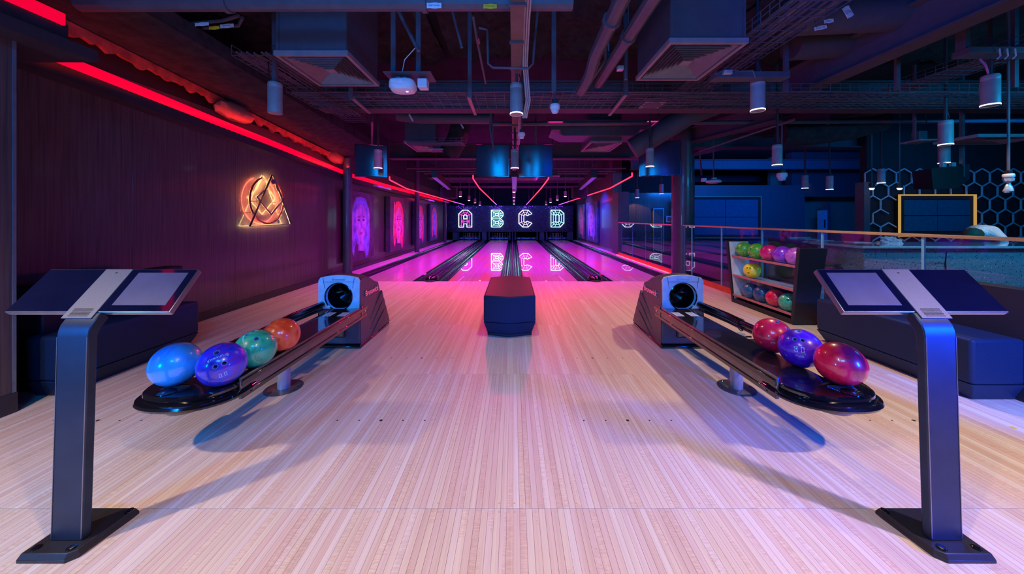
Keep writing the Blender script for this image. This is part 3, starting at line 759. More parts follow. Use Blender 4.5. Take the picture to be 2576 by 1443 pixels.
portrait(3.52, 16.75, 18.4, .206, 1.95, -1, 'portrait canvas with pink hair, farthest on right wall', m_hot, m_pk, m_bgt, 6, .08)

# ------------------------------------------------------------------ right wall, pilaster, glass rail
struct(MB().box(3.62, 3.95, 12.3, 21.5, 0, 3.7), 'wall_right', M_WALLG)
struct(MB().box(3.60, 3.98, 11.6, 12.3, 0, 2.16), 'wall_right_end', M_SCRWALL, bevel=.005)
struct(MB().box(-5, 6, 21.5, 21.6, 0, 3.7), 'wall_back', M_MATTE)
struct(MB().box(-4.4, 17, -4.2, -4.05, 0, 3.7), 'wall_rear', M_MATTE)
kb = thing('rail_kerb', 'orange painted kerb along the foot of the glass railing', 'kerb', (3.6, 7, 0))
for (a, b) in ((7.6, 11.5), (3.0, 7.1)):
    MB().box(3.575, 3.62, a, b, 0, .09).build('kerb_run', M_ORANGE, kb, bevel=.003)
o = MB().box(3.51, 3.53, 7.3, 11.5, 0.0, .018).build('edge_light', emit('pink_edge_light', (1.0, .12, .2), 2.2)); tag(o, 'thin glowing pink light line at the foot of the orange kerb', 'light strip')
gr = thing('glass_railing', 'frameless glass railing with a flat bronze handrail', 'railing', (3.6, 7, 0))
joints = [2.0, 2.97, 3.94, 4.89, 5.84, 6.81]
for a, b in list(zip(joints[:-1], joints[1:])) + [(6.81, 7.1), (7.62, 8.2), (8.2, 9.2), (9.2, 10.2), (10.2, 11.2)]:
    MB().box(3.594, 3.606, a+.012, b-.012, .06, 1.085).build('pane', M_GLASS, gr, smooth=False)
    MB().box(3.593, 3.607, b-.012, b-.008, .06, 1.085).build('pane_edge', M_GEDGE, gr, smooth=False)
for y in joints[1:]:
    MB().box(3.592, 3.608, y-.016, y+.004, .06, 1.085).build('pane_joint', M_GEDGE, gr, smooth=False)
for a, b in ((1.6, 7.13), (7.57, 11.5)):
    MB().box(3.57, 3.63, a, b, 1.085, 1.112).build('handrail', M_BRONZE, gr, bevel=.004)

# ------------------------------------------------------------------ benches
def bench(xf_, y0, y1, x1, label, back, cat='bench', h=.43, mt=M_LEATH):
    """xf_ front x, x1 rear x"""
    t = thing('bench', label, cat, ((xf_+x1)/2, (y0+y1)/2, 0), 'wall benches')
    s = 1 if x1 > xf_ else -1
    a, b = sorted((xf_, x1)); ai, bi = sorted((xf_+s*.06, x1))
    m = MB()
    e = .05
    ring = lambda x0_, x1_, yy0, yy1, z: [(x0_, yy0, z), (x1_, yy0, z), (x1_, yy1, z), (x0_, yy1, z)]
    m.hexa(ring(ai, bi, y0+e, y1-e, .0), ring(a, b, y0, y1, .12))
    m.build('plinth', mt, t, bevel=.006)
    m = MB().hexa(ring(a, b, y0, y1, .12), ring(a, b, y0, y1, h))
    m.build('seat', mt, t, bevel=.022, seg=3)
    if back:
        bx0, bx1, by0, by1, bh = back
        MB().hexa(ring(bx0, bx1, by0, by1, .0), ring(bx0+.02*s, bx1, by0, by1, bh)).build('backrest', M_LEATHB, t, bevel=.012)
    return t
bench(-3.12, 2.33, 3.36, -3.37, 'navy vinyl bench with high back against the left wall', (-3.55, -3.375, 2.42, 3.46, .765))
bench(3.10, 2.28, 3.46, 3.46, 'navy vinyl bench with high back behind the right scoring kiosk', (3.46, 3.565, 2.27, 3.10, .768))

# ottoman
ot = thing('ottoman', 'dark blue vinyl ottoman with pointed ends in the middle of the approach', 'ottoman', (-.038, 4.15, 0))
def hexr(s, z, y0=3.50, y1=4.86, cx=-.038): 
    yc = (y0+y1)/2; h = (y1-y0)/2*s if s < 1 else (y1-y0)/2; w_ = .275*s
    h = (y1-y0)/2-(1-s)*.3; sh = .075
    return [(cx, yc-h, z), (cx+w_, yc-h+sh, z), (cx+w_, yc+h-sh*2.2, z), (cx, yc+h, z), (cx-w_, yc+h-sh*2.2, z), (cx-w_, yc-h+sh, z)]
MB().hexa(hexr(.86, 0), hexr(.86, .03)).build('foot', M_LEATHB, ot, bevel=.005)
MB().hexa(hexr(.86, .03), hexr(1, .15)).build('lower_shell', M_LEATH, ot, bevel=.006)
MB().hexa(hexr(1, .15), hexr(1, .432)).build('cushion', M_LEATH, ot, bevel=.018, seg=3)

# ------------------------------------------------------------------ kiosks
def kiosk(sgn, dx, label):
    X = lambda x: (x if sgn > 0 else -x)+dx
    t = thing('scoring_kiosk', label, 'kiosk', (X(-1.70), 1.32, 0), 'scoring kiosks')
    # base plate, front edge cut back on the inner side
    def ring(e, z): return [(X(-1.80+e), 1.222+e, z), (X(-1.625), 1.222+e, z), (X(-1.60-e*.5), 1.245, z), (X(-1.583-e), 1.405, z), (X(-1.583-e), 1.432-e, z), (X(-1.80+e), 1.432-e, z)]
    MB().hexa(ring(0, 0), ring(0, .012)).add(*(lambda q: (q.v, q.f))(MB().hexa(ring(0, .012), ring(.008, .03)))).build('base_plate', M_BASE, t, bevel=.002)
    for (bx, by) in ((-1.765, 1.25), (-1.635, 1.25), (-1.60, 1.408)):
        o = MB().lathe([(.014, .0), (.014, .004), (.010, .006)], (X(bx), by, .03), 16).build('bolt_cover', M_BLACK, t)
    # post and neck as one bent profile (Y,Z), slightly leaning inwards
    prof_f = [(1.278, .03), (1.278, .80), (1.281, .825), (1.288, .845), (1.303, .865), (1.3206, .8826), (1.469, 1.031)]
    th = .030
    prof_b = [(1.278+th, .03), (1.278+th, .79), (1.311, .806), (1.318, .822), (1.331, .840), (1.345, .856), (1.345, .856)]
    wcen = lambda z: -1.692+.0*z
    def cx(z): return -1.692+.026*min(z, .86)/.86 + (0.012*(max(z, .86)-.86)/.17)*-1
    hw = .0605
    m = MB()
    n = 6
    pf = prof_f[:6]; pb = prof_b[:6]
    for (yf, zf), (yb, zb) in zip(pf, pb):
        m.v += [Vector((X(cx(zf)-hw), yf, zf)), Vector((X(cx(zf)+hw), yf, zf)), Vector((X(cx(zf)+hw), yb, zb)), Vector((X(cx(zf)-hw), yb, zb))]
    for i in range(n-1):
        for k in range(4): m.f.append((i*4+k, i*4+(k+1)%4, (i+1)*4+(k+1)%4, (i+1)*4+k))
    m.f += [(3, 2, 1, 0), (20, 21, 22, 23)]
    post = m.build('post', M_POST, t, bevel=.004)
    # face trim line of the post
    for e in (-hw+.004, hw-.004):
        MB().hexa([(X(cx(.05)+e-.0012), 1.2765, .04), (X(cx(.05)+e+.0012), 1.2765, .04), (X(cx(.05)+e+.0012), 1.279, .04), (X(cx(.05)+e-.0012), 1.279, .04)],
                  [(X(cx(.8)+e-.0012), 1.2765, .80), (X(cx(.8)+e+.0012), 1.2765, .80), (X(cx(.8)+e+.0012), 1.279, .80), (X(cx(.8)+e-.0012), 1.279, .80)]).build('edge_bead', M_EDGE, post)
    # tilted head: local frame u along X, v up the slope
    W = .645; vlen = math.hypot(1.469-1.3206, 1.028-.8826); x0 = -1.9905
    vd = Vector((0, 1.469-1.3206, 1.028-.8826)).normalized(); nd = Vector((0, -vd.z, vd.y))
    O = Vector((0, 1.3206, .8826))
    def q(u, v, d, shear=-.021): return Vector((X(x0+u+shear*v/vlen), O.y+vd.y*v+nd.y*d, O.z+vd.z*v+nd.z*d))
    def slab(u0, u1, v0, v1, d0, d1, name, mt, bev=0, par=t):
        return MB().hexa([q(u0, v0, d0), q(u1, v0, d0), q(u1, v1, d0), q(u0, v1, d0)], [q(u0, v0, d1), q(u1, v0, d1), q(u1, v1, d1), q(u0, v1, d1)]).build(name, mt, par, bevel=bev)
    slab(0, W, 0, vlen, -.022, 0, 'head_frame', M_EDGE, .003)
    b0, b1 = .248, .365
    slab(b0, b1, -.028, vlen-.002, 0, .004, 'centre_band', M_BAND, .0015)
    slab(.004, b0-.001, .004, vlen-.004, 0, .0015, 'screen_glass', M_GLASSBLK)
    s2 = slab(b1+.001, W-.004, .004, vlen-.004, 0, .0015, 'screen_glass', M_GLASSBLK)
    slab(b1+.035, W-.032, .03, vlen-.02, .0015, .0022, 'lit_display', M_SCRON, 0, s2)
    o = MB().lathe([(.004, 0), (.004, .001)], (0,0,0), 10).xf(frame(q((b0+b1)/2, vlen-.022, .004), (1,0,0), vd)).build('sensor', M_INK, t)
    # speaker perforations
    m = MB()
    for r in range(7):
        for c_ in range(16):
            m.add(*(lambda z: (z.v, z.f))(MB().lathe([(.0016, 0), (.0016, .0008)], (0,0,0), 6).xf(frame(q(b0+.022+c_*.0048+(r % 2)*.0024, -.018+r*.0052-.012+.012, .0042), (1,0,0), vd))))
    o = m.build('speaker_holes', M_INK, t, smooth=False); o['kind'] = 'stuff'
    # neck spine below the head
    m = MB().hexa([(X(-1.742), 1.3206, .8826), (X(-1.626), 1.3206, .8826), (X(-1.626), 1.345, .858), (X(-1.742), 1.345, .858)],
                  [q(b0, vlen*.9, 0), q(b1, vlen*.9, 0), q(b1, vlen*.9, -.035), q(b0, vlen*.9, -.035)])
    m.build('neck', M_POST, t, bevel=.003)
    return t
kiosk(1, 0, 'grey scoring kiosk with twin tilted screens at the left')
kiosk(-1, -.05, 'grey scoring kiosk with twin tilted screens at the right')

# ------------------------------------------------------------------ bowling balls
R_ = .108
def ball_mesh():
    n, mrow = 48, 28; m = MB()
    prof = [(R_*math.sin(PI*i/mrow), -R_*math.cos(PI*i/mrow)) for i in range(1, mrow)]
    m.lathe(prof, n=n)
    a = bpy.data.objects.new('tmp_ball', m.mesh('ball', M_INK)); C.objects.link(a)
    for (ax, ay, r) in ((-.17, .0, .0125), (.17, .0, .0125), (.0, -.88, .0145)):
        d = Vector((math.sin(ax), math.sin(ay), 1)); d.normalize()
        c = MB().lathe([(r, -.03), (r, .03)], n=16).xf(frame(d*R_, Vector((1,0,0)).cross(d) if False else Vector((0,1,0)).cross(d), d.cross(Vector((0,1,0)).cross(d))))
        b = bpy.data.objects.new('tmp_cut', c.mesh('cut', M_INK)); C.objects.link(b)
        md = a.modifiers.new('b', 'BOOLEAN'); md.object = b; md.operation = 'DIFFERENCE'; md.solver = 'EXACT'
    dg = bpy.context.evaluated_depsgraph_get(); dg.update()
    me = bpy.data.meshes.new_from_object(a.evaluated_get(dg)); me.name = 'ball_shell'
    for o in [o for o in bpy.data.objects if o.name.startswith('tmp_')]: bpy.data.objects.remove(o)
    me.polygons.foreach_set('use_smooth', [True]*len(me.polygons)); me.set_sharp_from_angle(angle=math.radians(40))
    return me
BALL = ball_mesh(); BALL.materials.clear(); BALL.materials.append(M_INK)
HOLES = [((-.17, .0), .0125), ((.17, .0), .0125), ((.0, -.88), .0145)]
def hole_dir(ax, ay): return Vector((math.sin(ax), math.sin(ay), 1)).normalized()
M_INS = pbr('finger_insert', (.10, .25, .45), .5)
M_ENG = pbr('engraving', (.45, .7, 1.0), .5)
def ball(loc, mt, label, hole_to, roll=0, group=None, insert=None, logos=()):
    t = thing('bowling_ball', label, 'bowling ball', loc, group)
    q = Vector(hole_to).normalized().to_track_quat('Z', 'Y')
    t.rotation_euler = (q.to_matrix() @ Matrix.Rotation(math.radians(roll), 3, 'Z')).to_euler()
    o = bpy.data.objects.new('ball_shell', BALL); C.objects.link(o); o.parent = t
    o.material_slots[0].link = 'OBJECT'; o.material_slots[0].material = mt
    if insert:
        for (a, r) in HOLES:
            d = hole_dir(*a); x = Vector((0,1,0)).cross(d)
            m = MB().lathe([(r*.99, -.012), (r*.99, -.001), (r*.74, -.001), (r*.74, -.012)], n=18, caps=False).xf(frame(d*(R_-.0012), x, d.cross(x)))
            k = m.build('finger_insert', M_INS); k.parent = t
    for (body, size, lon, lat, rot, nm) in logos:
        M = Matrix.Rotation(lon, 4, 'Z') @ Matrix.Rotation(lat, 4, 'Y') @ Matrix.Rotation(rot, 4, 'Z')
        text(nm, body, size, M, M_ENG, None, ext=.0002, sphere=R_).parent = t
    return t
ZB = .483
def bpix(px, py, z=ZB): return Pz(px, py, z)
m_lb = marble('ball_sky_blue', (.02, .30, .95), (.03, .42, 1.0), scale=5)
m_nv = marble('ball_ultramarine', (.01, .01, .25), (.02, .04, .80), (.22, .01, .28), 7)
m_gr = marble('ball_emerald', (.005, .10, .05), (.02, .42, .22), (.03, .52, .28), 8)
m_or = marble('ball_orange', (.8, .02, .005), (.95, .08, .015), (1.0, .22, .08), 6)
m_rd = marble('ball_crimson', (.42, .0, .02), (.85, .01, .07), (.92, .02, .10), 8)
m_vt = marble('ball_violet', (.02, .0, .35), (.10, .01, .75), (.18, .04, .80), 7)
m_lg = marble('ball_lime', (.02, .30, .03), (.10, .55, .05), (.55, .65, .10), 8)
m_mg = marble('ball_magenta', (.45, .0, .08), (.70, .01, .20), scale=6)
m_pu = marble('ball_purple', (.12, .01, .45), (.30, .04, .75), scale=8)
m_lv = marble('ball_orchid', (.30, .02, .45), (.60, .15, .75), scale=9)
m_ye = marble('ball_yellow', (.95, .55, .0), (.95, .9, .03), (.75, .95, .2), 5)
m_pb = marble('ball_petrol', (.005, .03, .10), (.01, .16, .38), scale=9)
m_db = marble('ball_navy', (.004, .01, .06), (.01, .10, .30), scale=9)
m_gn = marble('ball_jade', (.01, .16, .08), (.05, .55, .32), scale=9)
Vc = Vector((0, 0, CH))
def tocam(p, a=(0,0,0)): return (Vc-p).normalized()+Vector(a)
p = bpix(443, 915); ball(p, m_lb, 'sky blue bowling ball at the near end of the left ball return', (-.6, .5, .5), group='balls on the ball returns', insert=True)
p = bpix(560, 915); ball(p, m_nv, 'ultramarine blue bowling ball with purple swirl, beside the sky blue ball', tocam(p, (-.12, 0, -.05)), 195, 'balls on the ball returns', True,
     logos=(('Brunswick', .022, -1.57, .38, 1.57, 'engraving'), ('[] []', .022, 1.57, .50, -1.57, 'engraving')))
p = bpix(643, 877); ball(p, m_gr, 'emerald green marbled bowling ball on the left ball return', (-.1, -.25, 1), 80, 'balls on the ball returns', True,
     logos=(('Brunswick', .022, -2.6, .55, .6, 'engraving'),))
p = bpix(708, 843); ball(p, m_or, 'orange red marbled bowling ball, farthest on the left ball return', (-.55, -.25, .8), 0, 'balls on the ball returns', True)
p = bpix(1943, 843); ball(p, m_rd, 'crimson bowling ball with two blue finger holes, farthest on the right ball return', (.12, -.30, 1), 10, 'balls on the ball returns', True)
p = bpix(2013, 875); ball(p, m_vt, 'violet blue bowling ball with pale printed marks, between two crimson balls', (-.50, -.50, .62), 185, 'balls on the ball returns', True,
     logos=(('[] []', .032, 1.57, .50, 1.57, 'engraving'), ('PHASE', .014, 1.57, .86, 1.57, 'engraving')))
p = bpix(2113, 914); ball(p, m_rd, 'crimson bowling ball at the near end of the right ball return, holes hidden', (.6, .7, -.2), 0, 'balls on the ball returns', True)

# ------------------------------------------------------------------ ball returns
def ball_return(sgn, xc, label, stickers):
    """u is measured outwards from the rack axis; sgn=-1 left rack, +1 right rack"""
    X = lambda u: xc+sgn*u
    def B(m, u0, u1, y0, y1, z0, z1): a, b = sorted((X(u0), X(u1))); return m.box(a, b, y0, y1, z0, z1)
    t = thing('ball_return', label, 'ball return', (xc, 2.6, 0), 'ball returns')
    dk = B(MB(), -.225, .065, 1.80, 3.36, .355, .374).build('deck_board', pbr('deck_gloss', (.025,.02,.025), .14, coat=.8), t, bevel=.003)
    # inner side rail, a stepped extrusion
    rail = B(MB(), -.240, -.226, 1.80, 3.34, .31, .40).build('side_rail', M_ALU, t, bevel=.004)
    B(MB(), -.250, -.240, 1.80, 3.34, .355, .385).build('rail_bead', M_BLACK, rail, bevel=.003)
    B(MB(), -.246, -.226, 1.80, 3.34, .285, .312).build('lower_rail', M_BLACK, t, bevel=.004)
    # outer rail: two stacked tubes ending in thicker sleeves at the hood
    for (z, r, u) in ((.402, .024, .205), (.362, .020, .222)):
        MB().tube([(X(u), 1.85, z), (X(u), 2.75, z)], r, 12).build('guide_tube', M_BLACK, t)
        MB().tube([(X(u), 2.74, z), (X(u-.01), 2.90, z+.008), (X(u-.05), 3.34, z+.01)], [r*1.25, r*1.3, r*1.35], 12).build('tube_sleeve', M_BLACK, t)
    MB().tube([(X(.21)+.03*math.cos(a*PI/8), 2.745, .383+.048*math.sin(a*PI/8)) for a in range(16)], .004, 6, True).build('clamp_ring', M_BLACK, t)
    MB().tube([(X(.20), 2.62, .33), (X(.10), 2.62, .33)], .008, 8).build('cross_bar', M_ALU, t)
    MB().lathe([(.03, 0), (.03, .008)], (X(.12), 2.62, .35), 16).build('bracket_disc', M_STEEL, t)
    B(MB(), -.222, .19, 2.42, 2.52, .30, .352).build('cross_beam', M_DARK, t, bevel=.004)
    # tray
    def outline(rx, ry, yb=1.86, n=26, cu=0.0, p=2.35):
        pts = []
        for i in range(n+1):
            a = PI*i/n; c_, s_ = math.cos(a), math.sin(a)
            pts.append((X(cu+rx*math.copysign(abs(c_)**(2/p), c_)), yb-.03-ry*abs(s_)**(2/p)))
        return [(X(cu+rx), yb)]+pts+[(X(cu-rx), yb)]
    def loft(levels, name, mt, bev=0):
        m = MB(); n = None
        for (rx, ry, z) in levels:
            o_ = outline(rx, ry); n = len(o_); m.v += [Vector((a, b, z)) for a, b in o_]
        for j in range(len(levels)-1):
            for i in range(n): m.f.append((j*n+i, j*n+(i+1) % n, (j+1)*n+(i+1) % n, (j+1)*n+i))
        m.f.append(tuple(range(n-1, -1, -1))); m.f.append(tuple((len(levels)-1)*n+i for i in range(n)))
        return m.build(name, mt, t)
    loft([(.222, .180, .340), (.228, .187, .355), (.226, .185, .366), (.218, .177, .3735), (.20, .160, .3745)], 'tray_top', M_BLACK)
    loft([(.215, .170, .302), (.240, .195, .304), (.255, .210, .311), (.2585, .214, .322), (.254, .210, .333), (.238, .195, .339), (.22, .178, .340)], 'tray_bumper', M_BLACK)
    for e in (-1, 1):
        MB().tube([(X(e*.232), 1.86, .318), (X(e*.232), 1.90, .318)], [.026, .020], 12).build('bumper_end', M_BLACK, t)
    MB().lathe([(.10, .272), (.11, .29), (.11, .303)], (xc, 1.77, 0), 28).build('tray_hub', pbr('hub_gloss', (.10,.07,.06), .15, coat=1), t)
    # hand dryer vent and round badge
    vx = X(.056)
    v = MB().lathe([(.062, 0), (.062, .003), (.056, .005)], (0,0,0), 28).xf(Matrix.Translation((vx, 1.700, .3745)) @ Matrix.Diagonal((.8, .62, 1, 1))).build('vent_cover', M_BLACK, t)
    for i in range(7):
        y = 1.708+i*.009; w_ = .045+.003*i
        MB().bar((vx-w_, y, .377), (vx+w_, y, .377), .005, .004).build('vent_slot', M_ALU, t)
    MB().tube([(vx+.014*math.cos(a*PI/8), 1.684+.009*math.sin(a*PI/8), .3798) for a in range(16)], .0008, 4, True).build('badge_ring', M_ALU, t)
    text('badge_letter', 'B', .014, frame((vx, 1.684, .3798), (1,0,0), (0,1,0)), M_LOGO, t, .0003, bold=True)
    # pedestal
    MB().lathe([(.042, .006), (.042, .34)], (xc, 2.49, 0), 28).build('pedestal', M_STEEL, t)
    fp = MB().lathe([(.125, 0), (.125, .004), (.118, .006)], (xc, 2.49, 0), 40).build('foot_plate', pbr('foot_plate_steel', (.16,.17,.19), .28, metal=.6), t)
    for a in (0, 2.1, 4.2):
        MB().lathe([(.008, .006), (.008, .010), (.004, .012)], (xc+.10*math.cos(a), 2.49+.10*math.sin(a), 0), 10).build('bolt', M_CHROME, fp)
    if stickers:
        for u in (-.15, -.02):
            s_ = B(MB(), u-.03, u+.04, 3.02, 3.14, .3742, .3748).build('sticker', M_TAG, t)
            for i in range(4):
                B(MB(), u-.02, u+.03, 3.04+i*.024, 3.046+i*.024, .3748, .3752).build('print_line', M_INK, s_)
    # ---- hood
    h = thing('ball_return_hood', label.replace('ball return rack', 'moulded hood of the ball return rack'), 'ball return hood', (xc, 3.6, 0), 'ball return hoods')
    HB = [(3.27, .0), (3.285, .36), (3.29, .665), (3.32, .695), (3.40, .70), (3.52, .675), (3.64, .615), (3.72, .55), (3.79, .38), (3.95, .04), (3.95, .0)]
    hw0, hw1 = .215, .198
    n = 12; m = MB()
    cols = []
    for i in range(n+1):
        s_ = -1+2*i/n
        ring = []
        for (y, z) in HB:
            wd = hw0+(hw1-hw0)*min(z, .7)/.7+(.0 if z > .06 else .0)
            zz = z-(.045*s_*s_ if z > .6 else .0)
            ring.append(Vector((xc+s_*wd, y, zz)))
        cols.append(ring)
    K = len(HB)
    for r_ in cols: m.v += r_
    for i in range(n):
        for k in range(2, K-1): m.f.append((i*K+k, (i+1)*K+k, (i+1)*K+k+1, i*K+k+1))
    m.f.append(tuple(range(K))); m.f.append(tuple(n*K+k for k in range(K-1, -1, -1)))
    body = m.build('hood_body', M_HOODS, h)
    # front panel with a round opening
    def outer(n_=48):
        res = []
        for i in range(n_):
            a = 2*PI*i/n_; dx_, dz = math.cos(a), math.sin(a)
            x0_, z0_ = 0, .49
            zt = .668; zb = .375; hw_ = .197
            k = 1e9
            if dx_: k = min(k, hw_/abs(dx_))
            if dz > 0: k = min(k, (zt-z0_)/dz)
            if dz < 0: k = min(k, (zb-z0_)/dz)
            x, z = dx_*k, z0_+dz*k
            if z > zt-.001: z = zt+.03*(1-(x/.2)**2)
            res.append((x, z))
        return res
    O_ = outer(); n_ = len(O_)
    m = MB()
    for (kk, yy) in ((0, 3.272), (1, 3.272)):
        for i, (x, z) in enumerate(O_):
            a = 2*PI*i/n_
            if kk == 0: m.v.append(Vector((xc+x, yy, z)))
            else: m.v.append(Vector((xc+.130*math.cos(a), yy, .49+.130*math.sin(a) if math.sin(a) > -.9 else .49+.130*math.sin(a))))
    for i in range(n_):
        a = 2*PI*i/n_; m.v.append(Vector((xc+.122*math.cos(a), 3.30, .49+.122*math.sin(a))))
    for i in range(n_):
        x, z = O_[i]; m.v.append(Vector((xc+x, 3.30, z)))
    for i in range(n_):
        j = (i+1) % n_
        m.f += [(i, j, n_+j, n_+i), (n_+i, n_+j, 2*n_+j, 2*n_+i), (3*n_+i, 3*n_+j, j, i)]
    m.build('front_panel', M_HOODF, h)
    MB().box(xc-.15, xc+.15, 3.268, 3.2725, .632, .634).build('panel_seam', M_DARK, h)
    for e in (-1, 1): MB().bar((xc+e*.152, 3.271, .678), (xc+e*.135, 3.271, .57), .002, .003).build('panel_seam', M_DARK, h)
    MB().tube([(xc+.131*math.cos(2*PI*i/32), 3.270, .49+.131*math.sin(2*PI*i/32)) for i in range(32)], .006, 6, True).build('opening_rim', M_BLACK, h)
    m = MB()
    for (r_, y) in ((.126, 3.29), (.12, 3.50), (.03, 3.56)):
        for i in range(32): m.v.append(Vector((xc+r_*math.cos(2*PI*i/32), y, .49+r_*math.sin(2*PI*i/32))))
    for j in range(2):
        for i in range(32): m.f.append((j*32+i, j*32+(i+1) % 32, (j+1)*32+(i+1) % 32, (j+1)*32+i))
    m.build('tunnel', M_BLACK, h)
    text('logo_lettering', 'Brunswick', .030, frame((xc, 3.2705, .655), (1,0,0), (0,0,1)), pbr('moulded_letter', (.2,.25,.3), .4) if sgn < 0 else M_LOGO, h, .0008)
    # lower front and skirt
    MB().hexa([(xc-.212, 3.262, .03), (xc+.212, 3.262, .03), (xc+.212, 3.32, .03), (xc-.212, 3.32, .03)], [(xc-.205, 3.285, .374), (xc+.205, 3.285, .374), (xc+.205, 3.32, .374), (xc-.205, 3.32, .374)]).build('lower_front', M_HOODS, h, bevel=.02, seg=3)
    MB().hexa([(xc-.07, 3.24, .10), (xc+.07, 3.24, .10), (xc+.07, 3.30, .10), (xc-.07, 3.30, .10)], [(xc-.05, 3.265, .30), (xc+.05, 3.265, .30), (xc+.05, 3.30, .30), (xc-.05, 3.30, .30)]).build('hose_cover', M_BLACK, h, bevel=.015)
    MB().box(xc-.232, xc+.232, 3.235, 3.99, 0, .028).build('skirt', M_BLACK, h, bevel=.012, seg=3)
    for e in (-1, 1):
        # overlapping louvres on each flank
        for i in range(4):
            z1 = .44-.10*i; y1 = 3.79+.05*i+.012
            xa = xc+e*(.206+.0035*i)
            m = MB().hexa([(xa-e*.01, 3.50-.05*i*0, z1-.235), (xa+e*.010, 3.50, z1-.235), (xa+e*.018, y1+.03, z1-.10), (xa-e*.01, y1+.03, z1-.10)],
                          [(xa-e*.01, 3.50, z1-.225), (xa+e*.004, 3.50, z1-.225), (xa+e*.010, y1, z1), (xa-e*.01, y1, z1)])
            if z1-.235 > 0 or True:
                for v in m.v: v.z = max(v.z, .028)
                m.build('louvre', M_HOODS, h, bevel=.002)
        # badge plates with lettering on the flanks
        M = frame((xc+e*(.2085), 3.55, .50), (0, e, 0), (0, 0, 1)) @ Matrix.Rotation(math.radians(-14*e if e > 0 else 14), 4, 'Z')
        text('side_lettering', 'Brunswick', .075, frame((xc+e*.2075, 3.54, .49), (0, e, 0), (0, 0, 1)), M_CHROME, h, .004, bold=True)
    MB().lathe([(.012, -.012), (.012, .012)], (xc-sgn*.235, 3.30, .35), 14, 'X').build('latch_knob', M_CHROME, h)
    MB().box(xc-sgn*.235-.01, xc-sgn*.235+.01, 3.22, 3.26, .30, .41).build('latch', M_BLACK, h, bevel=.004)
    return t
ball_return(-1, -1.69, 'black ball return rack on a steel pedestal at left', True)
ball_return(1, 1.645, 'black ball return rack on a steel pedestal at right', True)

# ------------------------------------------------------------------ ball storage rack
rk = thing('ball_rack', 'three tier ball storage rack with splayed dark end panels by the glass railing', 'ball rack', (3.4, 4.5, 0))
def endp(yb, yt, w_, inner):
    d = w_
    m = MB().hexa([(3.275, yb, 0), (3.54, yb, 0), (3.54, yb+d, 0), (3.275, yb+d, 0)], [(3.215, yt, .912), (3.53, yt, .912), (3.53, yt+d, .912), (3.215, yt+d, .912)])
    return m
e1 = endp(3.95, 3.79, .045, 1).build('end_panel', M_LEATHB, rk, bevel=.003)
e2 = endp(5.02, 5.08, .045, 1).build('end_panel', M_LEATHB, rk, bevel=.003)
MB().hexa([(3.285, 5.012, .06), (3.535, 5.012, .06), (3.535, 5.018, .06), (3.285, 5.018, .06)], [(3.24, 5.068, .90), (3.525, 5.068, .90), (3.525, 5.075, .90), (3.24, 5.075, .90)]).build('laminate_face', M_RACKIN, e2)
MB().box(3.275, 3.54, 3.99, 5.03, 0, .06).build('base_board', M_LEATHB, rk, bevel=.003)
for z in (.70, .42, .13):
    yn = 3.99-.16*z/.912; yf = 5.02+.05*z/.912
    s_ = MB().box(3.27, 3.285, yn, yf, z-.028, z).build('shelf_lip', M_PINK, rk, bevel=.002)
    MB().box(3.285, 3.30, yn, yf, z-.028, z-.012).build('shelf_rail', M_RACKIN, rk)
    MB().box(3.43, 3.53, yn, yf, z-.028, z-.012).build('shelf_rail', M_RACKIN, rk)
    MB().box(3.30, 3.43, yn, yf, z-.028, z-.022).build('shelf_pan', M_STEEL, rk)
rb = [(1872, 633, .70, m_lg, 'lime green bowling ball nearest the far end of the top rack shelf', (-1, .1, .15)),
      (1904, 637, .70, m_lg, 'lime green bowling ball beside the magenta ball on the top rack shelf', (-1, .0, .3)),
      (1936, 644, .70, m_mg, 'magenta bowling ball in the middle of the top rack shelf', (1, .2, .5)),
      (1969, 646, .70, m_pu, 'purple bowling ball on the top rack shelf', (1, .2, .5)),
      (2003, 651, .70, m_lv, 'orchid purple bowling ball half hidden by the near rack end panel', (1, .2, .5)),
      (1892, 685, .42, m_ye, 'yellow bowling ball alone on the middle rack shelf', (-.75, -.45, .35)),
      (1889, 738, .13, m_pb, 'petrol blue bowling ball at the far end of the bottom rack shelf', (1, .2, .5)),
      (1918, 744, .13, m_db, 'dark navy bowling ball beside the red one on the bottom rack shelf', (1, .2, .5)),
      (1951, 753, .13, m_rd, 'red marbled bowling ball on the bottom rack shelf', (.2, .1, 1)),
      (1985, 764, .13, m_gn, 'jade green bowling ball at the near end of the bottom rack shelf', (-.3, -.3, .8))]
for (px, py, z, mt, lab, hd) in rb:
    X_ = 3.372; Y_ = X_*F/(px-CX)
    ball((X_, Y_, z+.094), mt, lab, hd, group='balls in the storage rack')

# ------------------------------------------------------------------ ceiling
struct(MB().box(-5, 17, -4.2, 21.6, 3.7, 3.8), 'ceiling', M_CEIL)
LBODY = None
def lamp_proto():
    t = thing('pendant_lamp', 'x', 'lamp', (0,0,0), 'cylinder pendant lamps')
    MB().lathe([(.056,.0),(.065,.0),(.065,.25),(.064,.252),(.064,.262),(.065,.264),(.065,.295),(.058,.31),(.02,.312)], n=28).build('lamp_body', M_LBODY, t)
    MB().lathe([(.052,.018),(.062,.002),(.066,.0),(.066,.012),(.063,.014)], n=28, caps=False).build('trim_ring', emit('lit_ring', (.9,.95,1.0), 2.5), t)
    MB().lathe([(.05,.010),(.05,.014)], n=24).build('lens', M_LAMP, t)
    MB().tube([(.02,0,.30),(.045,0,.36),(.022,0,.43),(.018,0,.6)], .005, 6).build('cable', M_DARK, t)
    return t
lp0 = lamp_proto()
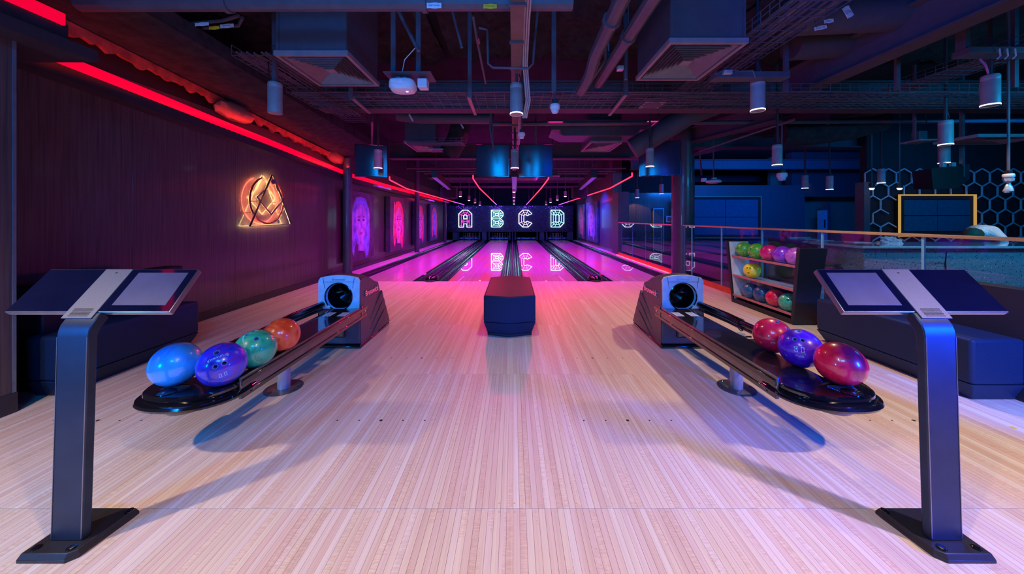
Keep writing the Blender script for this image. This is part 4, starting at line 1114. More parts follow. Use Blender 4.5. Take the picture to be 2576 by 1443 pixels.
LAMPS = [(1299, 288, 3.45, 'in the nearest row, under the central channel'), (1906, 279, 3.45, 'in the nearest row, in front of the right air duct'), (2491, 266, 3.45, 'largest one, in the nearest row at far right'),
         (1295, 424, 5.5, 'centred between the two middle hanging screens'), (951, 424, 5.6, 'in front of the left hanging screen'), (1635, 420, 5.6, 'in front of the right hanging screen'),
         (1955, 416, 5.1, 'right of the thick column, first behind the cable tray'), (2379, 365, 4.3, 'at right above the black loudspeaker, upper of two'), (2375, 411, 5.3, 'at right just above the black loudspeaker, lower of two'),
         (2025, 474, 8.0, 'above the dark corridor left of the hexagon wall, left of two'), (2087, 477, 7.6, 'above the dark corridor left of the hexagon wall, right of two'), (2217, 461, 7.2, 'in front of the hexagon wall'),
         (1603, 498, 11.8, 'above the lit brown wall beyond the railing'), (1664, 488, 10.6, 'beside the thick column beyond the railing'),
         (-99, 0, 0, '')]
us = False
for (px, py, Y, lab) in LAMPS:
    if Y == 0: continue
    p = P(px, py, Y)
    if not us: t = lp0; us = True
    else: t = dup(lp0)
    t.location = p; t['label'] = 'cylinder pendant lamp '+lab
    o = MB().tube([(0,0,.31),(0,0,3.70-p.z)], .016, 8).build('conduit', M_PIPE); o.parent = t
# unlit one at the left
M_OFF = pbr('unlit_lens', (.15,.2,.3), .3)
t = thing('pendant_lamp', 'unlit cylinder pendant lamp at left, in the nearest row', 'lamp', P(692, 285, 3.45), 'cylinder pendant lamps')
w0 = Vector(t.location)
MB().lathe([(.056,.0),(.065,.0),(.065,.25),(.064,.252),(.064,.262),(.065,.264),(.065,.295),(.058,.31),(.02,.312)], w0, 28).build('lamp_body', M_LBODY, t)
MB().lathe([(.05,.010),(.05,.014)], w0, 24).build('lens', M_OFF, t)
MB().bar(w0+Vector((0,0,.3)), w0+Vector((0,0,1.3)), .04, .04, (0,1,0)).build('conduit', M_PIPE, t)
MB().tube([w0+Vector(v) for v in ((-.02,0,.30),(-.06,0,.36),(-.07,0,.5),(-.05,0,.62))], .006, 6).build('cable', M_DARK, t)
for i, (x, y, z, e) in enumerate(DOWN[:3]):
    t = dup(lp0, (x, y, z)); t['label'] = 'cylinder pendant lamp over the kiosks, out of frame, '+('left', 'centre', 'right')[i]; o = MB().tube([(0,0,.31),(0,0,3.70-z)], .016, 8).build('conduit', M_PIPE); o.parent = t
def far_lamp(p, col):
    t = thing('pendant_lamp', 'x', 'lamp', p)
    MB().lathe([(.052, .004), (.055, .01), (.055, .18), (.05, .2)], p, 14).build('lamp_body', M_LBODY, t)
    MB().lathe([(.03, -.012), (.05, .0), (.052, .006)], p, 14).build('lens', emit('far_lamp_lens', col, 3.0), t)
    MB().tube([p+Vector((0,0,.2)), Vector((p.x, p.y, 3.70))], .012, 5).build('conduit', M_PIPE, t)
    return t
# far row under the central channel (shallow rectangles)
for (px, py, Y) in ((1293, 483, 10.5), (1293, 496, 13.0), (1293, 505, 15.2), (1293, 513, 17.5)):
    p = P(px, py, Y); o = far_lamp(p, (1,.8,.95))
    o = tag(o, 'small bright downlight far along the central ceiling channel, %s' % {483: 'nearest', 496: 'second', 505: 'third', 513: 'farthest'}[py], 'lamp', 'far downlights')
for (px, py, Y, lab) in ((1158, 494, 12.5, 'left group nearest'), (1180, 504, 14.2, 'left group second'), (1195, 510, 15.5, 'left group third'), (1207, 516, 17.0, 'left group farthest'),
                    (1422, 494, 12.5, 'right group nearest'), (1402, 503, 14.2, 'right group second'), (1385, 509, 15.5, 'right group third'), (1374, 515, 17.0, 'right group farthest')):
    p = P(px, py, Y); o = far_lamp(p, (1,.85,.8)); tag(o, 'small bright downlight far over the lanes, '+lab, 'lamp', 'far downlights')

# diffusers and drop ducts
def diffuser(c, w_, d_, label, duct_top=3.7, duct=True, lv=8):
    t = thing('air_diffuser', label, 'air diffuser', c, 'ceiling air diffusers')
    x, y, z = c
    for (a, b, c_, d) in ((x-w_/2, x+w_/2, y-d_/2, y-d_/2+.03), (x-w_/2, x+w_/2, y+d_/2-.03, y+d_/2), (x-w_/2, x-w_/2+.03, y-d_/2+.03, y+d_/2-.03), (x+w_/2-.03, x+w_/2, y-d_/2+.03, y+d_/2-.03)):
        MB().box(a, b, c_, d, z-.012, z+.03).build('frame', M_GRILL, t)
    n = lv
    for s, nm in ((0, 'louvre_set'), (1, 'louvre_set'), (2, 'louvre_set'), (3, 'louvre_set')):
        m = MB()
        for i in range(n):
            k = 1-(i+.6)/(n+1.2); k2 = k-.55/(n+1.2)
            hx_, hy = (w_/2-.03)*k, (d_/2-.03)*k; hx2, hy2 = (w_/2-.03)*k2, (d_/2-.03)*k2
            za, zb = z-.004, z+.032
            if s == 0: q = [(x-hx_, y-hy), (x+hx_, y-hy), (x+hx2, y-hy2), (x-hx2, y-hy2)]
            if s == 1: q = [(x+hx_, y-hy), (x+hx_, y+hy), (x+hx2, y+hy2), (x+hx2, y-hy2)]
            if s == 2: q = [(x+hx_, y+hy), (x-hx_, y+hy), (x-hx2, y+hy2), (x+hx2, y+hy2)]
            if s == 3: q = [(x-hx_, y+hy), (x-hx_, y-hy), (x-hx2, y-hy2), (x-hx2, y+hy2)]
            a = [(*q[0], za), (*q[1], za), (*q[2], zb), (*q[3], zb)]
            m.hexa(a, [(p_[0], p_[1], p_[2]+.002) for p_ in a])
        m.build(nm, M_GRILL, t, smooth=False)
    MB().box(x-.045, x+.045, y-.045, y+.045, z-.006, z).build('centre_plate', M_GRILL, t)
    if duct:
        dd = MB().box(x-w_/2+.015, x+w_/2-.015, y-d_/2+.015, y+d_/2-.015, z+.03, duct_top).build('drop_duct', M_DUCT, t, bevel=.004)
        for sx in (-1, 1):
            MB().box(x+sx*(w_/2-.03)-.012, x+sx*(w_/2-.03)+.012, y-d_/2+.008, y-d_/2+.016, z+.03, duct_top).build('duct_flange', M_DUCT, dd)
    return t
diffuser((-1.80, 3.36, 2.71), .66, .72, 'large square air diffuser at the foot of the left drop duct')
diffuser((1.63, 3.20, 2.72), .66, .78, 'large square air diffuser at the foot of the right drop duct')
diffuser((-1.78, 6.9, 2.70), .62, .9, 'purple lit air diffuser between the left hanging screens', lv=7)
diffuser((1.78, 6.9, 2.70), .62, .9, 'purple lit air diffuser right of the middle hanging screens', lv=7)
diffuser((.40, 9.3, 2.33), .55, .5, 'small slotted air diffuser right of the central channel', duct=False, lv=6)
diffuser((6.9, 4.9, 2.38), 1.0, .5, 'red lit air diffuser at the right frame edge', duct=False)

def pipe(pts, r, label, mt=M_PIPE, name='pipe', cat='pipe', n=10, clamps=(), group=None):
    t = thing(name, label, cat, pts[0], group)
    MB().tube(pts, r, n).build('run', mt, t)
    for c in clamps:
        a, b = Vector(pts[c[0]]), Vector(pts[c[0]+1]); p_ = a.lerp(b, c[1]); d = (b-a).normalized()
        MB().tube([p_-d*.02, p_+d*.02], r*1.25, n).build('clamp', mt, t)
        MB().tube([p_, Vector((p_.x, p_.y, 3.70))], .006, 5).build('hanger', mt, t)
    return t
# central channel
t = thing('cable_channel', 'long ceiling cable channel above the centre line of the room', 'cable channel', (.03, 2, 2.75))
MB().box(-.02, .08, 1.6, 18.5, 2.72, 2.80).build('channel', pbr('channel_brown', (.16,.10,.08), .6), t)
for i, (dx, r) in enumerate(((.085, .009), (.104, .008), (.122, .008))):
    MB().tube([(dx, 1.7, 2.77), (dx, 2.6, 2.76), (dx+.01, 3.2, 2.72), (dx+.03, 3.36, 2.6), (dx+.05, 3.45, 2.45), (dx+.02, 3.6, 2.32), (dx, 4.2, 2.7), (dx, 9, 2.74)], r, 6).build('cable', pbr('grey_cable', (.4,.35,.4), .5), t)
for i in range(12):
    y = 1.8+i*.5; MB().box(-.03, .09, y, y+.02, 2.70, 2.72).build('strap', M_PIPE, t)

# cable baskets
def basket(axis, a0, a1, b0, b1, z, label, step=.1, nlong=10):
    t = thing('cable_basket', label, 'cable tray', ((a0+a1)/2 if axis == 'X' else (b0+b1)/2, (b0+b1)/2 if axis == 'X' else (a0+a1)/2, z), 'wire cable trays')
    mk = (lambda a, b, zz: (a, b, zz)) if axis == 'X' else (lambda a, b, zz: (b, a, zz))
    m = MB()
    for i in range(nlong+1):
        b = b0+(b1-b0)*i/nlong; m.bar(mk(a0, b, z), mk(a1, b, z), .006, .006)
    for b in (b0, b1):
        for zz in (z+.05, z+.1): m.bar(mk(a0, b, zz), mk(a1, b, zz), .006, .006)
    m.build('long_wires', M_PIPE, t)
    m = MB(); k = a0
    while k < a1:
        m.bar(mk(k, b0, z), mk(k, b1, z), .006, .006); m.bar(mk(k, b0, z), mk(k, b0, z+.1), .006, .006); m.bar(mk(k, b1, z), mk(k, b1, z+.1), .006, .006); k += step
    m.build('cross_wires', M_PIPE, t)
    rs = random.Random(int(abs(a0*31+b0*7)))
    for i in range(6):
        b = b0+(b1-b0)*(.12+.15*i); pts = []
        k = a0
        while k <= a1: pts.append(mk(k, b+rs.uniform(-.02, .02), z+.018+rs.uniform(0, .015))); k += .5
        if len(pts) > 1: MB().tube(pts, .012, 6).build('cable', pbr('cable_black', (.10,.10,.13), .5), t)
    return t
basket('X', -2.75, 8.6, 4.1, 4.72, 2.78, 'long wire cable tray crossing the whole room behind the nearest lamps', .12, 9)
basket('Y', 3.3, 5.6, -2.75, -2.35, 2.84, 'wire cable tray running away left of the left drop duct', .1, 7)
basket('Y', 1.9, 4.9, 2.05, 2.50, 2.86, 'wire cable tray running away right of the right drop duct', .1, 8)
basket('Y', 3.2, 5.2, 5.0, 5.4, 2.95, 'wire cable tray running away at the far right of the ceiling', .1, 6)
basket('X', -1.95, -.9, 6.2, 6.4, 2.62, 'short wire cable tray above the left diffuser', .1, 4)

# beams: dark I-beams with visible flanges
def beam(a, b, w_, h, label):
    t = thing('ceiling_beam', label, 'beam', a)
    a = Vector(a); b = Vector(b)
    MB().bar(a, b, w_, .025).build('lower_flange', pbr('flange_paint', (.07,.05,.06), .7), t)
    MB().bar(a+Vector((0,0,h/2)), b+Vector((0,0,h/2)), .03, h).build('web', M_DUCT, t)
    MB().bar(a+Vector((0,0,h)), b+Vector((0,0,h)), w_, .02).build('upper_flange', M_DUCT, t)
beam((-2.95, 5.2, 2.91), (9.5, 5.2, 2.91), .24, .4, 'steel beam crossing the room just behind the long cable tray')
beam((-3.4, 9.3, 2.88), (3.6, 9.3, 2.88), .28, .4, 'steel beam crossing above the start of the lanes')
beam((-3.4, 13.5, 2.86), (3.6, 13.5, 2.86), .3, .4, 'steel beam crossing above the middle of the lanes')
beam((3.82, 1.6, 2.9), (3.82, 4.7, 2.9), .2, .35, 'steel beam running away at upper right')
beam((6.6, 5.3, 3.12), (4.9, 11.5, 3.12), .35, .3, 'steel beam running away over the bar area')
beam((4.4, 5.6, 2.86), (3.2, 9.0, 2.86), .2, .3, 'diagonal steel beam above the thick column')
for i, y in enumerate((7.8, 11.2, 15.2)):
    beam((3.9, y, 2.87), (12, y, 2.87), .3, .3, ('first', 'second', 'third')[i]+' steel beam crossing above the bar side')
# pipes
pipe([P(1240, 312, 6.0), P(2600, 303, 6.0)], .036, 'blue lit pipe crossing the ceiling behind the beam, with red tags', clamps=((0, .1), (0, .35), (0, .62), (0, .8)))
pipe([P(200, 10, 2.6), P(1440, 8, 2.6)], .055, 'fat dark pipe crossing at the very top of the view', clamps=((0, .3), (0, .7)))
pipe([Vector((1.05, 2.2, 2.9)), Vector((1.03, 4.1, 2.88))], .060, 'fat grey pipe running away left of the right drop duct', clamps=((0, .45),))
pipe([Vector((.83, 2.3, 2.93)), Vector((.83, 3.4, 2.90)), Vector((.83, 3.65, 2.80)), Vector((.80, 4.0, 2.75))], .065, 'fat brown pipe running away beside the central channel', clamps=((0, .5),))
pipe([P(455, 62, 3.2), P(560, 52, 3.2), P(600, 40, 3.1)], .015, 'thin conduit with a white tag at upper left', name='conduit', cat='conduit')
pipe([P(470, 66, 3.2), P(520, 110, 3.5), P(700, 225, 4.6)], .015, 'long thin conduit running down from the tagged pipes', name='conduit', cat='conduit')
pipe([P(505, 72, 3.3), P(600, 65, 3.3), P(610, 45, 3.2)], .015, 'thin conduit with orange and white tags at upper left', name='conduit', cat='conduit')
pipe([P(505, 78, 3.3), P(540, 105, 3.6), P(720, 220, 4.7)], .015, 'second long thin conduit running down toward the left wall', name='conduit', cat='conduit')
pipe([P(983, -10, 2.9), P(1053, 128, 2.9)], .016, 'slanting purple lit brace above the white projector', name='brace', cat='brace')
pipe([P(1128, -10, 2.9), P(1162, 120, 2.9)], .012, 'slanting thin brace right of the projector', name='brace', cat='brace')
pipe([P(1190, 40, 3.0), P(1200, 100, 3.2), P(1222, 210, 3.9)], .013, 'thin rusty pipe with a red tag hanging at centre left', name='conduit', cat='conduit')
pipe([P(1205, 70, 3.0), P(1226, 75, 3.0), P(1228, 160, 3.0), P(1240, 170, 3.0), P(1330, 172, 3.0), P(1341, 160, 3.0), P(1343, 130, 3.0), P(1355, 0, 3.0)], .011, 'thin conduit bent in a U around the central channel', name='conduit', cat='conduit')
pipe([P(1235, 285, 5.2), P(1233, 325, 5.2), P(1242, 375, 5.2)], .016, 'dark bracket arm in front of the left middle screen', name='brace', cat='brace')
pipe([P(1765, 440, 8.5), P(1760, 380, 7.0), P(2000, 300, 5.6)], .02, 'thin slanting conduit right of the thick column', name='conduit', cat='conduit')
for i, (px, y0, y1, Y, lab) in enumerate(((990, 0, 190, 3.3, 'left post of the projector mount'), (1053, 0, 190, 3.3, 'right post of the projector mount'), (1393, 60, 232, 3.45, 'post above the smoke detector'), (1182, 0, 245, 3.9, 'post between the projector and the central channel'),
                                (1574, 120, 240, 3.9, 'post holding the cable tray left of the square speaker'), (1977, 120, 230, 3.7, 'post left of the long slanting beam'), (2257, 150, 226, 3.9, 'post at right holding the long cable tray'), (883, 222, 250, 3.9, 'post under the left drop duct'),
                                (2553, 140, 220, 3.7, 'post at the right frame edge'))):
    a = P(px, y0, Y); b = P(px, y1, Y); a.z = max(a.z, 3.68)
    o = MB().bar(a, b, .045, .03, (0,1,0)).build('hanger_post', M_PIPE); tag(o, 'vertical steel hanger post, '+lab, 'hanger', 'ceiling hanger posts')
for i, (q0, q1, lab) in enumerate(((P(1180, 245, 3.9), P(1196, 288, 5.0), 'left of the central channel'), (P(1574, 238, 3.9), P(1533, 290, 5.1), 'left of the square speaker'), (P(885, 245, 3.9), P(930, 284, 5.0), 'below the left duct'), (P(2025, 2, 2.9), P(1870, 130, 3.9), 'dark, at upper right'))):
    o = MB().bar(q0, q1, .04, .02).build('strut', M_GRILL); tag(o, 'short slotted steel strut, '+lab, 'strut', 'slotted struts')
# ducts
pipe([P(2010, 45, 3.35), P(2240, 35, 3.35), P(2420, 5, 3.35)], .16, 'large blue lit insulated duct at upper right', M_DUCT, 'round_duct', 'duct', 16)
pipe([P(1990, 112, 3.9), P(2150, 105, 3.9), P(2300, 70, 3.9)], .17, 'second blue lit insulated duct below the first at upper right', M_DUCT, 'round_duct', 'duct', 16)
pipe([P(2450, -20, 3.3), P(2300, 0, 3.5)], .2, 'dark duct touching the top edge at right', M_DUCT, 'round_duct', 'duct', 14)
pipe([P(1590, 375, 5.95), P(1640, 345, 5.85), P(1730, 290, 5.75), P(1800, 262, 5.7)], .18, 'fat slanting duct in front of the right hanging screen', M_DUCT, 'round_duct', 'duct', 18)
pipe([P(1145, 285, 6.6), P(1160, 310, 6.6), P(1150, 350, 6.6), P(1130, 385, 6.7)], .20, 'curved flexible duct left of the middle hanging screens', M_INSUL, 'round_duct', 'duct', 16)
pipe([P(1000, 290, 6.1), P(1060, 298, 6.1), P(1240, 298, 6.1)], .10, 'reddish horizontal duct behind the beam at centre left', M_DUCT, 'round_duct', 'duct', 12)
pipe([P(1965, 340, 6.6), P(2050, 335, 6.5), P(2150, 320, 6.4), P(2220, 300, 6.3)], .22, 'sagging dark flexible duct at right behind the pipe', M_INSUL, 'round_duct', 'duct', 14)
o = MB().prism([(.72, 2.90), (.95, 2.80), (2.35, 2.80), (2.6, 2.92), (2.6, 3.1), (.72, 3.1)], 6.35, 6.9, 'XZ').build('flat_duct', M_DUCT); tag(o, 'flat purple lit duct with sloping ends above the middle screens', 'duct')
o = MB().box(-3.15, -1.2, .8, 2.2, 3.2, 3.5).build('flat_duct', M_DUCT); tag(o, 'wide flat duct at the upper left near the camera', 'duct')
# lumpy insulation between beams at centre top
def blanket(x0, x1, y0, y1, z, label, amp=.10):
    nx, ny = 40, 30; m = MB(); rs = random.Random(5)
    from mathutils import noise as mn
    for j in range(ny+1):
        for i in range(nx+1):
            x = x0+(x1-x0)*i/nx; y = y0+(y1-y0)*j/ny
            m.v.append(Vector((x, y, z+amp*mn.noise(Vector((x*4.5, y*2.2, 1)))+amp*.5*mn.noise(Vector((x*11, y*6, 3))))))
    for j in range(ny):
        for i in range(nx): a = j*(nx+1)+i; m.f.append((a, a+1, a+nx+2, a+nx+1))
    o = m.build('insulation_blanket', M_INSUL); tag(o, label, 'insulation'); return o
blanket(-.9, 2.6, 2.2, 5.0, 3.60, 'crumpled dark insulation blanket overhead at centre')
blanket(-3.6, -1.0, 3.0, 5.1, 3.6, 'crumpled dark insulation blanket overhead at left', .12)
blanket(2.7, 7.5, 2.6, 5.1, 3.6, 'crumpled dark insulation blanket overhead at right', .12)

# tags on the pipes
def ptag(px, py, Y, w_, h, mt, txt, label, rot=0, tm=M_INK):
    c = P(px, py, Y); t = thing('pipe_tag', label, 'tag', c, 'pipe tags')
    M = frame(c, (1,0,0), (0,0,1)) @ Matrix.Rotation(math.radians(rot), 4, 'Z')
    m = MB()
    for i in range(6):
        x = -w_/2+w_*i/5; y = .0025*math.sin(i*1.7)
        m.v += [M @ Vector((x, -h/2+y, .0)), M @ Vector((x, h/2-y, .0)), M @ Vector((x, -h/2+y, .0015)), M @ Vector((x, h/2-y, .0015))]
    for i in range(5):
        a = i*4; b = a+4; m.f += [(a, b, b+1, a+1), (a+2, a+3, b+3, b+2), (a, a+2, b+2, b), (a+1, b+1, b+3, a+3)]
    m.f += [(0, 1, 3, 2), (20, 22, 23, 21)]
    m.build('tag_sheet', mt, t)
    if txt: text('print', txt, min(h*.55, w_*1.25/max(len(q_) for q_ in txt.split(chr(10)))), M @ Matrix.Translation((0, 0, .0025)), tm, t, .0002)
ptag(1092, 14, 2.54, .11, .042, M_TAG, 'GREY WATER', 'white tag lettered GREY WATER on the fat pipe at top')
ptag(1233, 16, 2.54, .10, .034, M_YEL, 'FLOW 27/26', 'yellow tag with black print on the fat pipe at top')
ptag(508, 61, 3.18, .13, .032, M_TAG, '', 'small pale blue tag on the upper left conduit', 4)
ptag(539, 70, 3.26, .10, .034, M_YEL, '', 'orange tag on the upper left conduit', 4)
ptag(571, 65, 3.26, .13, .036, M_TAG, 'SERVICE AIR', 'pale tag lettered SERVICE AIR on the upper left conduit', 5)
ptag(1265, 314, 5.96, .15, .035, M_TAGR, '', 'red tag on the blue lit pipe near the central channel')
ptag(1657, 312, 5.96, .15, .03, M_TAGR, '', 'red tag on the blue lit pipe right of centre')
ptag(2226, 306, 5.96, .16, .03, M_TAGR, '', 'red tag on the blue lit pipe at far right')
ptag(2133, 30, 3.18, .07, .11, M_TAG, 'POOL\nWATER', 'white tag lettered POOL WATER hanging at upper right', 30)
ptag(2085, 53, 3.18, .09, .035, M_TAG, 'SLIDE 1', 'white tag lettered SLIDE 1 at upper right', 8)
ptag(2064, 70, 3.21, .12, .035, M_TAG, 'POOL FRE', 'pale violet tag below the SLIDE 1 tag', 12)
ptag(1034, 296, 5.99, .03, .14, M_TAG, '', 'curved pale tag on the duct left of centre', 30)
ptag(1162, 316, 6.39, .03, .12, M_TAG, '', 'curved pale tag beside the middle screens', 30)
ptag(1718, 312, 5.70, .05, .14, M_TAG, '', 'pale tag on the fat duct right of centre', -5)
ptag(1204, 104, 3.19, .02, .06, M_TAGR, '', 'red tag on the thin rusty pipe', 12)
ptag(1527, 62, 3.0, .03, .10, M_TAG, '', 'pale tag on the fat brown pipe', -32)
# valve assembly
t = thing('valve', 'small valve assembly on the pipes right of the central channel', 'valve', P(1525, 150, 3.70))
for (px, py, w_, h, d) in ((1500, 130, .05, .06, .06), (1520, 122, .09, .10, .08), (1530, 150, .05, .12, .06), (1560, 172, .07, .05, .06), (1506, 158, .04, .04, .05)):
    p = P(px, py, 3.6); MB().box(p.x-w_/2, p.x+w_/2, p.y-d/2, p.y+d/2, p.z-h/2, p.z+h/2).build('valve_body', M_STEEL if w_ > .06 else M_PIPE, t, bevel=.01)
MB().tube([P(1575, 120, 3.6), P(1574, 200, 3.6)], .02, 10).build('riser', M_PIPE, t)
MB().tube([P(1520, 60, 3.4), P(1525, 150, 3.6), P(1480, 210, 4.0)], .025, 10).build('branch', M_PIPE, t)

# projector + box
c = P(1014, 217, 3.3)
t = thing('projector', 'white rounded ceiling projector at upper left of centre', 'projector', c)
m = MB(); n = 24
for (s, z) in ((.55, -.062), (.85, -.05), (1, -.02), (1, .02), (.93, .045), (.75, .055)):
    for i in range(n):
        a = 2*PI*i/n; cc_, ss = math.cos(a), math.sin(a)
        m.v.append(c+Vector((.125*s*math.copysign(abs(cc_)**.6, cc_), .10*s*math.copysign(abs(ss)**.6, ss), z)))
for j in range(5):
    for i in range(n): m.f.append((j*n+i, j*n+(i+1) % n, (j+1)*n+(i+1) % n, (j+1)*n+i))
m.f += [tuple(range(n-1, -1, -1)), tuple(5*n+i for i in range(n))]
m.build('housing', M_WHITE, t)
MB().box(c.x-.09, c.x+.03, c.y-.106, c.y-.09, c.z+.005, c.z+.035).build('vent_panel', M_TAG, t, bevel=.005)
MB().lathe([(.012, -.066), (.012, -.055)], (c.x+.05, c.y-.03, c.z), 12).build('status_light', emit('blue_led', (.3, .4, 1), 4), t)
for dx in (-.04, .02): MB().box(c.x+dx-.02, c.x+dx+.02, c.y-.02, c.y+.02, c.z+.05, c.z+.085).build('bracket', M_STEEL, t)
MB().box(c.x-.15, c.x+.30, c.y-.12, c.y+.12, c.z+.085, c.z+.095).build('mount_plate', M_DUCT, t)
c = P(1065, 213, 3.3)
o = MB().box(c.x-.045, c.x+.045, c.y-.05, c.y+.05, c.z-.04, c.z+.045).build('sensor_box', M_WHITE, bevel=.006); tag(o, 'small white square box beside the ceiling projector', 'sensor')
pipe([P(1045, 120, 3.2), P(1018, 150, 3.25), P(1012, 180, 3.3), P(1030, 196, 3.3)], .004, 'thin looping cable above the projector', M_WHITE, 'cable', 'cable', 6)
# smoke detectors
def detector(p, r, label, bag=False):
    t = thing('smoke_detector', label, 'smoke detector', p, 'ceiling smoke detectors')
    MB().lathe([(.9*r, .7*r), (r, .4*r), (r, 0), (.85*r, -.25*r)], p, 20).build('base', M_WHITE, t)
    MB().lathe([(.7*r, -.25*r), (.72*r, -.6*r), (.45*r, -.95*r), (.1*r, -1.05*r)], p, 16).build('head', pbr('detector_head', (.6,.7,.85), .3), t)
    m = MB()
    for i in range(8):
        a = 2*PI*i/8; m.bar(p+Vector((.78*r*math.cos(a), .78*r*math.sin(a), -.2*r)), p+Vector((.5*r*math.cos(a), .5*r*math.sin(a), -.95*r)), .12*r, .1*r)
    m.build('cage_rib', M_WHITE, t)
    MB().box(p.x-.5*r, p.x+.5*r, p.y-.5*r, p.y+.5*r, p.z+.7*r, p.z+1.6*r).build('back_box', M_DARK, t, bevel=.005)
    MB().tube([p+Vector((0,0,1.6*r)), Vector((p.x, p.y, 3.70))], .012, 6).build('conduit', M_PIPE, t)
    return t
detector(P(1396, 272, 3.45), .052, 'white caged smoke detector right of the central pendant lamp')
detector(P(1312, 340, 4.8), .05, 'small white smoke detector beside the central channel above the screens')
detector(P(1967, 443, 6.0), .08, 'white smoke detector right of the thick column')
detector(P(1295+18, 330, 40), .001, 'x') if False else None
t = detector(P(2537, 444, 3.6), .042, 'white smoke detector wrapped in plastic film at far right')
c = P(2537, 444, 3.6); m = MB(); rs = random.Random(9); n = 12
for j, (r, z, dx) in enumerate(((.075, -.03, 0), (.06, -.08, 0), (.02, -.11, .0), (.035, -.15, -.005), (.05, -.20, -.01), (.055, -.25, -.02), (.03, -.28, -.03))):
    for i in range(n):
        a = 2*PI*i/n; rr = r*(1+.35*(rs.random()-.5)); m.v.append(c+Vector((rr*math.cos(a)+dx, rr*math.sin(a), z)))
for j in range(6):
    for i in range(n): m.f.append((j*n+i, j*n+(i+1) % n, (j+1)*n+(i+1) % n, (j+1)*n+i))
m.xf(Matrix.Translation(c) @ Matrix.Scale(.62, 4) @ Matrix.Translation(-c)); m.build('plastic_wrap', M_BAG, t)
MB().hexa([c+Vector(v) for v in ((.0,0,-.14),(.06,0,-.15),(.06,.01,-.145),(.0,.01,-.135))], [c+Vector(v) for v in ((.0,0,-.12),(.065,0,-.148),(.065,.01,-.147),(.0,.01,-.115))]).build('loose_end', M_BAG, t)
# square flat speakers
for (px, py, Y, lab) in ((1640, 263, 4.6, 'square flat ceiling speaker with round cone in front of the cable tray'), (2310, 356, 5.4, 'square flat ceiling speaker at right below the pipe'), (1100, 378, 6.6, 'square flat ceiling speaker beside the left purple diffuser'), (1395, 443, 9.5, 'small square ceiling speaker right of the middle screens')):
    p = P(px, py, Y); t = thing('ceiling_speaker', lab, 'speaker', p, 'ceiling speakers')
    MB().box(p.x-.14, p.x+.14, p.y-.14, p.y+.14, p.z-.012, p.z+.012).build('plate', M_GRILL, t, bevel=.004)
    MB().lathe([(.115, -.018), (.115, -.010)], p, 28).build('cone_ring', M_DUCT, t)
    MB().box(p.x-.05, p.x+.08, p.y-.06, p.y+.06, p.z+.012, p.z+.16).build('back_can', M_DUCT, t, bevel=.01)
    MB().bar(p+Vector((-.06, 0, .02)), Vector((p.x-.06, p.y, 3.70)), .03, .03, (0,1,0)).build('hanger', M_PIPE, t)

# hanging screens
def tv(xa, xb, yt, yb, Y, yaw, label):
    a, b = P(xa, yb, Y), P(xb, yt, Y); c = (a+b)/2; w_ = (b.x-a.x)/math.cos(yaw); h = b.z-a.z
    t = thing('hanging_screen', label, 'screen', c, 'hanging screens')
    Rm = Matrix.Translation(c) @ Matrix.Rotation(yaw, 4, 'Z')
    MB().box(-w_/2, w_/2, -.02, .03, -h/2, h/2).xf(Rm).build('housing', M_BLACK, t, bevel=.004)
    # slightly dished panel
    m = MB(); n = 12
    for i in range(n+1):
        x = -w_/2+.008+(w_-.016)*i/n; y = -.021-.012*(1-(2*i/n-1)**2)
        m.v += [Vector((x, y, -h/2+.012)), Vector((x, y, h/2-.012))]
    for i in range(n): m.f.append((2*i, 2*i+2, 2*i+3, 2*i+1))
    m.xf(Rm).build('display', M_TVG, t)
    MB().box(-.03, .03, .03, .08, -.1, .1).xf(Rm).build('wall_mount', M_DARK, t)
    MB().tube([Rm @ Vector((0, .06, 0)), Vector((c.x, c.y+.06, 3.70))], .02, 8).build('mount_pole', M_PIPE, t)
M_TVG = pbr('tv_glass', (.01, .03, .07), .17, spec=1.0)
tv(897, 971, 365, 445, 6.0, .27, 'square hanging screen nearest the left column, dark on its left half')
tv(1198, 1281, 364, 445, 6.0, -.02, 'bright blue hanging screen, left of the central channel')
tv(1305, 1390, 364, 445, 6.0, -.06, 'deep blue hanging screen, right of the central channel')
tv(1613, 1705, 357, 442, 6.45, -.32, 'pale blue hanging screen beside the thick column')

# long LED fixtures and projector boxes over the lanes
def bar_fix(a, b, w_, h, label, top=3.70):
    t = thing('bar_fixture', label, 'light fixture', a, 'long bar fixtures')
    a = Vector(a); b = Vector(b)
    MB().bar(a, b, w_, h).build('housing', M_DARK, t, bevel=.004)
    MB().bar(a-Vector((0,0,h/2+.003)), b-Vector((0,0,h/2+.003)), w_*.8, .006).build('diffuser', emit('dim_violet_diffuser', (.22,.05,.5), .5), t)
    for k in (.1, .6): 
        p = a.lerp(b, k); MB().tube([p, Vector((p.x, p.y, top))], .006, 5).build('hanger', M_PIPE, t)
bar_fix(P(1092, 437, 7.6), P(1130, 470, 10.5), .12, .16, 'long dark bar fixture descending over the lane under A')
bar_fix(P(1495, 437, 7.6), P(1460, 470, 10.5), .12, .16, 'long dark bar fixture descending over the lane under D')
bar_fix(P(1294, 437, 7.9), P(1294, 475, 11.0), .14, .14, 'long dark bar fixture under the central channel', 2.722)
